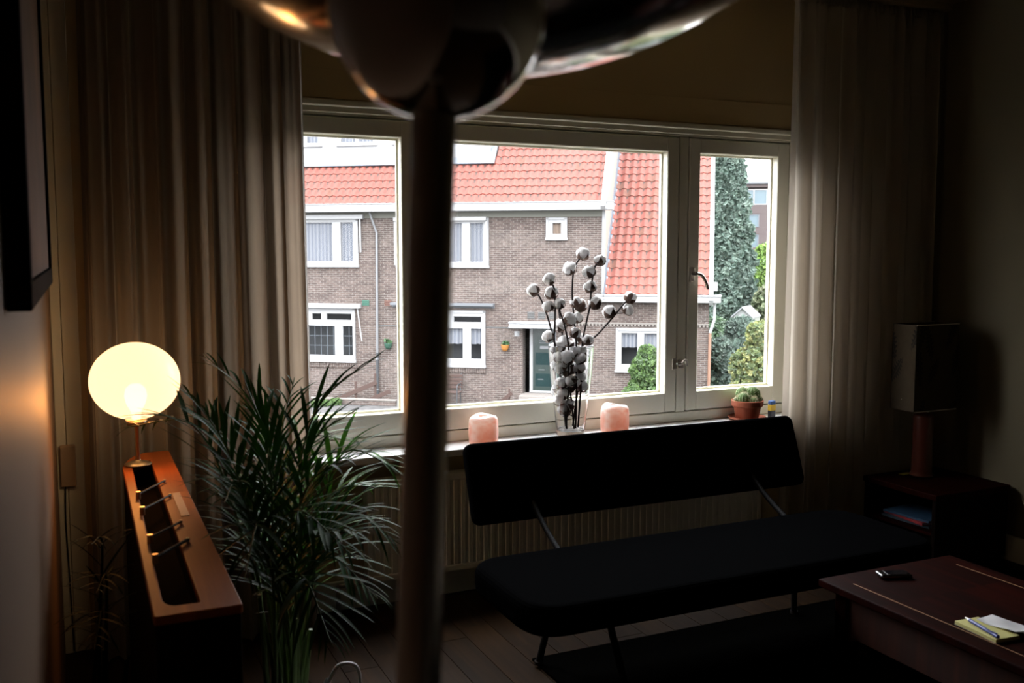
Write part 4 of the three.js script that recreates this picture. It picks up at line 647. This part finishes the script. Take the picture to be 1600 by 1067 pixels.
  part('dormer_wall', [wallWithHoles([[u0, dv + 0.1], [d1, dv + 0.1], [d1, 10.2], [u0, 10.2]], [[-4.9, -3.4, 8.08, 9.4], [-2.45, -1.8, 8.08, 9.4]], 0.15).translate(0, 0, dw), bb(d1 - 0.1, d1, dv + 0.1, 10.2, dw - 3, dw - 0.1, 0)], M.housePaint, h);
  for (const [a, b] of [[-4.9, -3.4], [-2.45, -1.8]]) { const w = houseWindow(h, a, b, 8.08, 9.4, [[a + 0.1, b - 0.1, 8.2, 9.28]], { curtains: [1.02] }); w.position.z = dw - 0.02; }
  part('dormer_apron', [bb(u0, d1 + 0.02, dv - 0.22, dv + 0.12, dw + 0.02, dw + 0.05, 0.01), bb(u0, d1 + 0.2, -0.13, 0.16, 0.04, 0.075, 0.006).rotateX(-(90 - slope) * D2R).translate(0, dv - 0.05, dw + 0.16), bb(d1, d1 + 0.2, -0.1, 3.0, 0.03, 0.075, 0.006).rotateX(-(90 - slope) * D2R).translate(0, dv - 0.0, dw + 0.12)], M.lead, h, 'grey lead apron');
}
// --- corner house with the low steep roof
{
  const h = thing('corner_house', 'right brick corner house with a low eave and long orange tiled roof', 'house', HP, HT); h.userData.moss = 0.12;
  const u0 = 2.30, u1 = 5.56;
  part('front_wall', wallWithHoles([[u0, -0.5], [u1, -0.5], [u1, 3.1], [u0, 3.1]], [[2.726, 4.9, 0.766, 2.153]]), M.brick, h);
  part('rear_shell', [bb(u0, u1, -0.5, 3.1, -HD, -HD + 0.2, 0), bb(u1 - 0.2, u1, -0.5, 3.1, -HD, -0.22, 0), bb(u0, u0 + 0.1, -0.5, 3.1, -HD, -0.22, 0)], M.brick, h);
  houseWindow(h, 2.726, 4.9, 0.766, 2.153, [[2.882, 3.40, 1.01, 2.01], [3.585, 4.15, 1.01, 2.01], [4.33, 4.78, 1.01, 2.01]], { curtains: [0.45, 0.45, 0.45] });
  const dent = [bb(u0, u1, 2.28, 2.33, 0, 0.05, 0.004)]; for (let u = u0; u < u1 - 0.05; u += 0.11) dent.push(bb(u, u + 0.055, 2.22, 2.285, 0, 0.045, 0)); part('dentil_course', dent, M.stone, h);
  part('gutter', [bb(2.12, 5.90, 2.985, 3.2, 0.02, 0.42, 0.02), bb(2.10, 5.92, 3.18, 3.22, 0.0, 0.46, 0.008), bb(5.62, 5.9, 2.985, 3.2, -0.4, 0.1, 0.02)], M.housePaint, h, 'white boxed gutter');
  const slope = 45;
  tiledRoof(h, 2.38, 5.55, 3.23, 0.22, slope, 0.375, 0.265, 20, () => 1, 252, 7.8);
  const fl = bb(2.335, 2.42, -0.25, 7.8, -0.03, 0.05, 0.01); fl.rotateX(-(90 - slope) * D2R); fl.translate(0, 3.22, 0.22); const fl2 = bb(2.346, 2.365, -0.2, 7.8, 0.0, 0.32, 0.004); fl2.rotateX(-(90 - slope) * D2R); fl2.translate(0, 3.22, 0.22);
  part('lead_flashing', [fl, fl2], M.lead, h, 'pale grey lead flashing');
  const vb = bb(5.55, 5.68, -0.3, 7.8, -0.16, 0.07, 0.01); vb.rotateX(-(90 - slope) * D2R); vb.translate(0, 3.23, 0.22); part('barge_board', vb, M.housePaint, h);
  part('gutter_end', bb(5.64, 5.80, 3.34, 3.6, -0.1, 0.2, 0.01), M.housePaint, h);
  part('drainpipe', [rod([5.60, 2.05, 0.09], [5.585, -0.45, 0.09], 0.045, 12)], M.copper, h, 'copper coloured drainpipe'); part('pipe_elbow', [rod([5.72, 3.0, 0.12], [5.72, 2.45, 0.12], 0.045, 10), rod([5.72, 2.47, 0.12], [5.60, 2.06, 0.09], 0.045, 10)], M.housePaint, h, 'white upper drainpipe');
  const gs = new THREE.Shape([[0, -0.4], [0, 3.0], [5.4, 8.4], [8, 6], [8, -0.4]].map((p) => new THREE.Vector2(...p))); const gg = new THREE.ExtrudeGeometry(gs, { depth: 0.05, bevelEnabled: false }); gg.rotateY(Math.PI / 2); gg.translate(5.51, 0, -0.02); part('gable_wall', gg, M.brick, h);
}
// house position in the world from house axes
const HW = (u, v, w) => { const c = Math.cos(HT), s = Math.sin(HT); return [HP[0] + c * u + s * w, HP[1] + v, HP[2] - s * u + c * w]; };
const GV = -0.385; // paving height in house axes
function planter(u, v, label, col) {
  const t = thing('wall_planter', label, 'planter', HW(u, v, 0.09), HT);
  part('pot', lathe([[0, -0.16], [0.06, -0.15], [0.11, -0.08], [0.13, 0.03], [0.14, 0.05], [0.125, 0.05], [0.11, 0.02], [0, 0.0]], 20), S({ color: lin(...col), roughness: 0.6 }), t);
  const l = []; for (let i = 0; i < 40; i++) { const a = rr(0, 6.28), r = rr(0, 0.12), g = new THREE.PlaneGeometry(0.06, 0.1); g.rotateX(rr(-1, 1)); g.rotateY(a); g.translate(Math.cos(a) * r, rr(0.04, 0.15), Math.sin(a) * r); l.push(g); }
  part('leaves', l, S({ color: lin(0.022, 0.06, 0.018), roughness: 0.8, side: THREE.DoubleSide }), t).userData.kind = 'stuff';
}
planter(-4.74, 1.5, 'green planter hung on the brick wall right of the drainpipe', [0.015, 0.05, 0.032]);
planter(-0.82, 1.52, 'yellow-orange planter hung on the brick wall left of the green door', [0.24, 0.10, 0.018]);
{ // slatted garden bench under the middle window
  const t = thing('garden_bench', 'dark red slatted garden bench with metal frame against the brick wall', 'bench', HW(-2.62, GV, 0.42), HT);
  for (let i = 0; i < 4; i++) part('slat', bb(-0.6, 0.42, 0.52 + i * 0.12, 0.61 + i * 0.12, -0.22 - i * 0.02, -0.19 - i * 0.02, 0.008), M.rotWood, t);
  for (let i = 0; i < 4; i++) part('slat', bb(-0.6, 0.42, 0.42, 0.45, -0.16 + i * 0.11, -0.07 + i * 0.11, 0.008), M.rotWood, t);
  for (const x of [-0.52, 0.36]) part('side_frame', [tube([[x, 0.005, -0.2], [x, 0.42, -0.18], [x, 1.0, -0.32]], 0.018, 16, 8), tube([[x, 0.005, 0.28], [x, 0.4, 0.26], [x, 0.66, 0.22], [x, 0.68, -0.2]], 0.018, 20, 8), rod([x, 0.41, -0.18], [x, 0.41, 0.26], 0.015, 8)], M.darkPipe, t);
}
{ // sloping boards with posts, left
  const t = thing('sloping_fence', 'sloping brown wooden boards on short posts below the left drainpipe', 'fence', HW(-5.6, GV, 0.75), HT);
  const bd = (y) => { const g = bb(-0.75, 0.75, -0.07, 0.07, -0.02, 0.02, 0.008); g.rotateZ(24 * D2R); g.translate(0, y, 0); return g; };
  part('board', bd(0.42), M.rotWood, t); part('board', bd(0.14).translate(0.45, 0, -0.01), M.rotWood, t);
  for (const x of [-0.05, 0.62]) part('post', bb(x - 0.035, x + 0.035, 0, 0.75 + x * 0.4, -0.07, -0.022, 0.008), M.rotWood, t);
}
{ // second sloping board next to the door step
  const t = thing('sloping_fence', 'short sloping brown board with a post left of the door step', 'fence', HW(-0.75, GV, 0.6), HT);
  const g = bb(-0.35, 0.35, -0.06, 0.06, -0.02, 0.02, 0.008); g.rotateZ(40 * D2R); g.translate(0, 0.26, 0); part('board', g, M.rotWood, t); part('post', bb(0.14, 0.2, 0, 0.62, -0.06, -0.022, 0.008), M.rotWood, t);
}
{ // low garden wall of bricks along the front yard
  const t = thing('garden_wall', 'low weathered brick kerb wall along the front yard on the left', 'wall', HW(-7.2, GV, 0.95), HT);
  part('brick_course', bb(-2.4, 3.0, 0, 0.16, -0.08, 0.08, 0.015), M.brick, t); part('coping', bb(-2.42, 3.02, 0.16, 0.2, -0.1, 0.1, 0.01), M.stone, t);
}
const leafCard = (() => { const g = new THREE.PlaneGeometry(1, 0.6, 2, 1), a = g.attributes.position; for (let i = 0; i < a.count; i++) a.setZ(i, -0.35 * Math.abs(a.getX(i))); const h = g.clone().rotateX(Math.PI / 2.4); return merge([g, h]); })();
leafCard.computeVertexNormals();
function foliage(parent, name, n, sample, size, colors, trans = 0.3, droop = 0) {
  const mat = PH({ color: 0xffffff, roughness: 0.85, transmission: trans, thickness: 0, side: THREE.DoubleSide }), im = new THREE.InstancedMesh(leafCard, mat, n), m = new THREE.Matrix4(), q = new THREE.Quaternion(), e = new THREE.Euler();
  for (let i = 0; i < n; i++) { const p = sample(), s = size * rr(0.6, 1.35); e.set(rr(-0.9, 0.9) - droop, rr(0, 6.28), rr(-0.9, 0.9)); q.setFromEuler(e); m.compose(p, q, V(s, s, s)); im.setMatrixAt(i, m); const c = colors[Math.floor(rnd() * colors.length)], k = rr(0.75, 1.25); im.setColorAt(i, lin(0.5 * c[0] * k, 0.5 * c[1] * k, 0.5 * c[2] * k)); }
  im.name = numbered(name); im.userData.kind = 'stuff'; shade(im); parent.add(im); return im;
}
const inBlob = (list) => () => { const [x, y, z, r, ry] = list[Math.floor(rnd() * list.length)]; const d = V(rr(-1, 1), rr(-1, 1), rr(-1, 1)); if (d.length() > 1) d.normalize(); d.multiplyScalar(Math.pow(rnd(), 0.25) / Math.max(d.length(), 0.01) * Math.min(1, d.length() + 0.3)); return V(x + d.x * r, y + d.y * (ry ?? r), z + d.z * r); };
function shrub(name, label, cat, pos, blobs, n, size, colors, trunk = 0.05) {
  const t = thing(name, label, cat, pos); let top = 0; blobs.forEach((b) => { top = Math.max(top, b[1]); });
  part('stem', [rod([0, 0, 0], [blobs[0][0] * 0.5, top * 0.7, 0], trunk, 8, trunk * 0.5), ...blobs.slice(0, 6).map((b) => rod([0, Math.min(b[1], top * 0.5) * 0.6, 0], [b[0], b[1], b[2]], trunk * 0.5, 6, trunk * 0.15))], M.bark, t);
  foliage(t, 'foliage', n, inBlob(blobs), size, colors); return t;
}
const bright = [[0.09, 0.19, 0.03], [0.12, 0.24, 0.035], [0.06, 0.14, 0.022]], yellow = [[0.22, 0.27, 0.07], [0.30, 0.31, 0.09], [0.14, 0.20, 0.055], [0.10, 0.16, 0.05]], blueG = [[0.14, 0.22, 0.17], [0.17, 0.25, 0.20], [0.11, 0.18, 0.14], [0.20, 0.28, 0.22]], mid = [[0.10, 0.19, 0.09], [0.13, 0.23, 0.11], [0.08, 0.15, 0.08]];  // blueG is lightened: haze put into the foliage colour
shrub('green_shrub', 'bright green conifer shrub in front of the corner house window', 'shrub', [14.72, GY + 0.0, -23.3], [[0, 0.5, 0, 0.52], [0.22, 1.0, 0, 0.5], [0.12, 1.55, 0.05, 0.42], [0.25, 2.0, 0, 0.25], [-0.3, 0.8, 0.1, 0.3], [0.6, 0.8, 0, 0.42], [0.55, 1.4, 0, 0.3]], 5200, 0.11, bright);
shrub('ground_cover', 'low clump of green leaves in the front yard below the leaded window', 'plant', HW(-6.45, GV, 1.35), [[0, 0.08, 0, 0.22, 0.1], [0.35, 0.1, 0, 0.2, 0.12], [-0.35, 0.08, 0.05, 0.2, 0.1]], 700, 0.07, bright, 0.012);
shrub('yellow_shrub', 'large yellow-green bush in the garden seen through the right pane', 'shrub', [15.75, GY, -19.3], [[-0.1, 0.7, 0, 0.75], [0.2, 1.5, 0, 0.7], [-0.25, 2.0, 0, 0.55], [0.2, 2.5, 0, 0.5], [0.0, 2.85, 0, 0.32], [-0.45, 1.3, 0.1, 0.5], [0.6, 2.0, -0.2, 0.6], [0.7, 1.0, -0.2, 0.6]], 9000, 0.12, yellow);
shrub('blue_shrub', 'dark blue-green shrubs beside the corner of the brick house', 'shrub', [19.6, GY, -25.2], [[0, 0.8, 0, 0.9], [0.4, 1.5, 0, 0.8], [-0.3, 1.6, 0, 0.6], [0.2, 2.3, 0, 0.5], [0.9, 1.1, 0, 0.7]], 5000, 0.2, blueG);
shrub('hedge', 'rounded mid-green hedge in front of the pale shed', 'hedge', [23.6, GY, -31.2], [[0, 1.0, 0, 1.1], [-1.1, 1.0, 0.2, 1.1], [-0.5, 1.6, 0, 0.75], [0.8, 1.2, -0.2, 1.0], [-2.0, 0.9, 0.4, 1.0]], 6000, 0.22, mid);
{ // tall conifer
  const t = thing('conifer_tree', 'tall dark blue-green conifer right of the corner house', 'tree', [28.4, GY, -37.9]);
  part('trunk', rod([0, 0, 0], [0, 14, 0], 0.25, 10, 0.05), M.bark, t);
  foliage(t, 'foliage', 26000, () => { const y = 0.6 + 14 * Math.pow(rnd(), 0.9), a = rr(0, 6.283), lump = 0.86 + 0.22 * Math.sin(a * 5 + y * 1.7) * Math.sin(y * 2.3 + a), R = 1.95 * Math.pow(Math.max(0, 1 - (y - 0.5) / 14.6), 0.55) * Math.min(1, 0.55 + y / 4) * lump, r = R * Math.pow(rnd(), 0.28); return V(Math.cos(a) * r, y, Math.sin(a) * r); }, 0.26, blueG, 0.2, 0.5);
}
{ // lime-green tree in front of the flats
  const t = thing('lime_tree', 'light yellow-green tree in front of the distant brick flats', 'tree', [34.6, GY, -41.9]);
  part('trunk', rod([0, 0, 0], [0, 3, 0], 0.16, 10, 0.08), M.bark, t);
  foliage(t, 'foliage', 9000, inBlob([[0, 3.6, 0, 1.4], [0.8, 4.1, 0, 1.0], [-0.7, 3.3, 0, 1.0], [0.2, 4.6, 0, 0.9], [0.9, 2.8, 0, 1.2], [-0.2, 2.2, 0.3, 1.1]]), 0.2, [[0.24, 0.42, 0.06], [0.30, 0.48, 0.08], [0.18, 0.34, 0.06]]);
}
shrub('garden_tree', 'pale grey-green loose tree behind the shed in the right pane', 'tree', [29.6, GY, -35.2], [[0.2, 2.4, 0, 1.2], [0.8, 1.6, 0, 1.2], [0.6, 3.0, 0, 0.8]], 6000, 0.2, [[0.26, 0.32, 0.16], [0.32, 0.36, 0.2], [0.2, 0.27, 0.13]], 0.09);
shrub('garden_tree', 'darker green tree row at the far end of the gardens', 'tree', [44, GY, -56], [[0, 1.8, 0, 2.0], [2, 2.2, 0, 2.0], [-2.5, 1.6, 0, 1.8], [4, 1.8, 0, 2.0]], 5000, 0.4, mid, 0.12);
{ // shed
  const t = thing('garden_shed', 'small pale garden shed with a light pitched roof behind the hedge', 'shed', [26.8, GY, -33.8], -0.9); t.scale.set(0.5, 0.97, 0.6);
  part('walls', bb(-0.9, 0.9, 0, 2.2, -1.2, 1.2, 0.02), S({ color: lin(0.12, 0.125, 0.11), roughness: 0.8 }), t);
  for (const s of [-1, 1]) { const g = bb(-0.02, 1.05, -0.03, 0.03, -1.3, 1.3, 0.01); g.rotateZ(-0.44); if (s < 0) g.rotateY(Math.PI); g.translate(0, 2.62, 0); part('roof_slope', g, S({ color: lin(0.19, 0.195, 0.205), roughness: 0.7 }), t); }
  part('gable', (() => { const s = new THREE.Shape([[-0.9, 2.15], [0.9, 2.15], [0, 2.58]].map((p) => new THREE.Vector2(...p))); const g = new THREE.ExtrudeGeometry(s, { depth: 2.3, bevelEnabled: false }); g.translate(0, 0, -1.15); return g; })(), M.housePaint, t);
  part('door', bb(-0.4, 0.4, 0.02, 1.9, 1.2, 1.23, 0.005), M.greyPanel, t);
}
{ // flats far away
  const t = thing('apartment_building', 'distant brown brick flats with ribbon windows beyond the conifer', 'building', [104, GY, -131], -HT * 0 - 38 * D2R);
  const H = 16.4, x0 = -14, x1 = 3.6;
  part('walls', [bb(x0, x1, 4.6, H - 3.3, -8, -0.25, 0), bb(x0, x1 - 0.8, 0, 4.6, -8, -1.6, 0), bb(x0, x1, H - 0.5, H, -8, 0.2, 0), bb(x0, x1, H - 3.3, H - 0.5, -8, -0.8, 0)], M.aptBrick, t);
  for (const [v0, v1] of [[4.7, 5.75], [8.05, 9.15], [11.45, 12.9]]) part('facade_band', bb(x0, x1, v0, v1, -0.3, 0.06, 0.02), M.aptBrick, t);
  part('roof_edge', bb(x0 - 0.2, x1 + 0.2, H, H + 0.35, -8, 0.5, 0.02), M.greyPanel, t);
  for (const [v, a, b, hh, light] of [[12.95, -3.6, 2.9, 2.6, 1], [9.2, -3.6, 1.6, 2.2, 0], [5.8, -3.6, 1.6, 2.2, 0]]) {
    const n = 3, w = part('window', [bb(a, b, v, v + 0.14, -0.3, 0.08, 0), bb(a, b, v + hh - 0.14, v + hh, -0.3, 0.08, 0), ...[0, 1, 2, 3].map((k) => bb(a + (b - a) * k / n - 0.09, a + (b - a) * k / n + 0.09, v, v + hh, -0.3, 0.08, 0))], light ? M.housePaint : M.greyPanel, t);
    for (let k = 0; k < n; k++) part('pane', bb(a + (b - a) * k / n + 0.09, a + (b - a) * (k + 1) / n - 0.09, v + 0.14, v + hh - 0.14, -0.2, -0.15, 0), M.aptGlass, w);
  }
  for (const [a, b] of [[5.6, 8.1], [9.1, 11.5]]) part('brick_pier', bb(1.65, x1, a, b, -0.3, 0.05, 0), M.aptBrick, t);
  part('column', bb(1.9, 2.5, 0, 4.6, -0.6, 0, 0.02), M.housePaint, t); part('column', bb(-6, -5.4, 0, 4.6, -0.6, 0, 0.02), M.housePaint, t);
}
renderer.render(scene, camera);
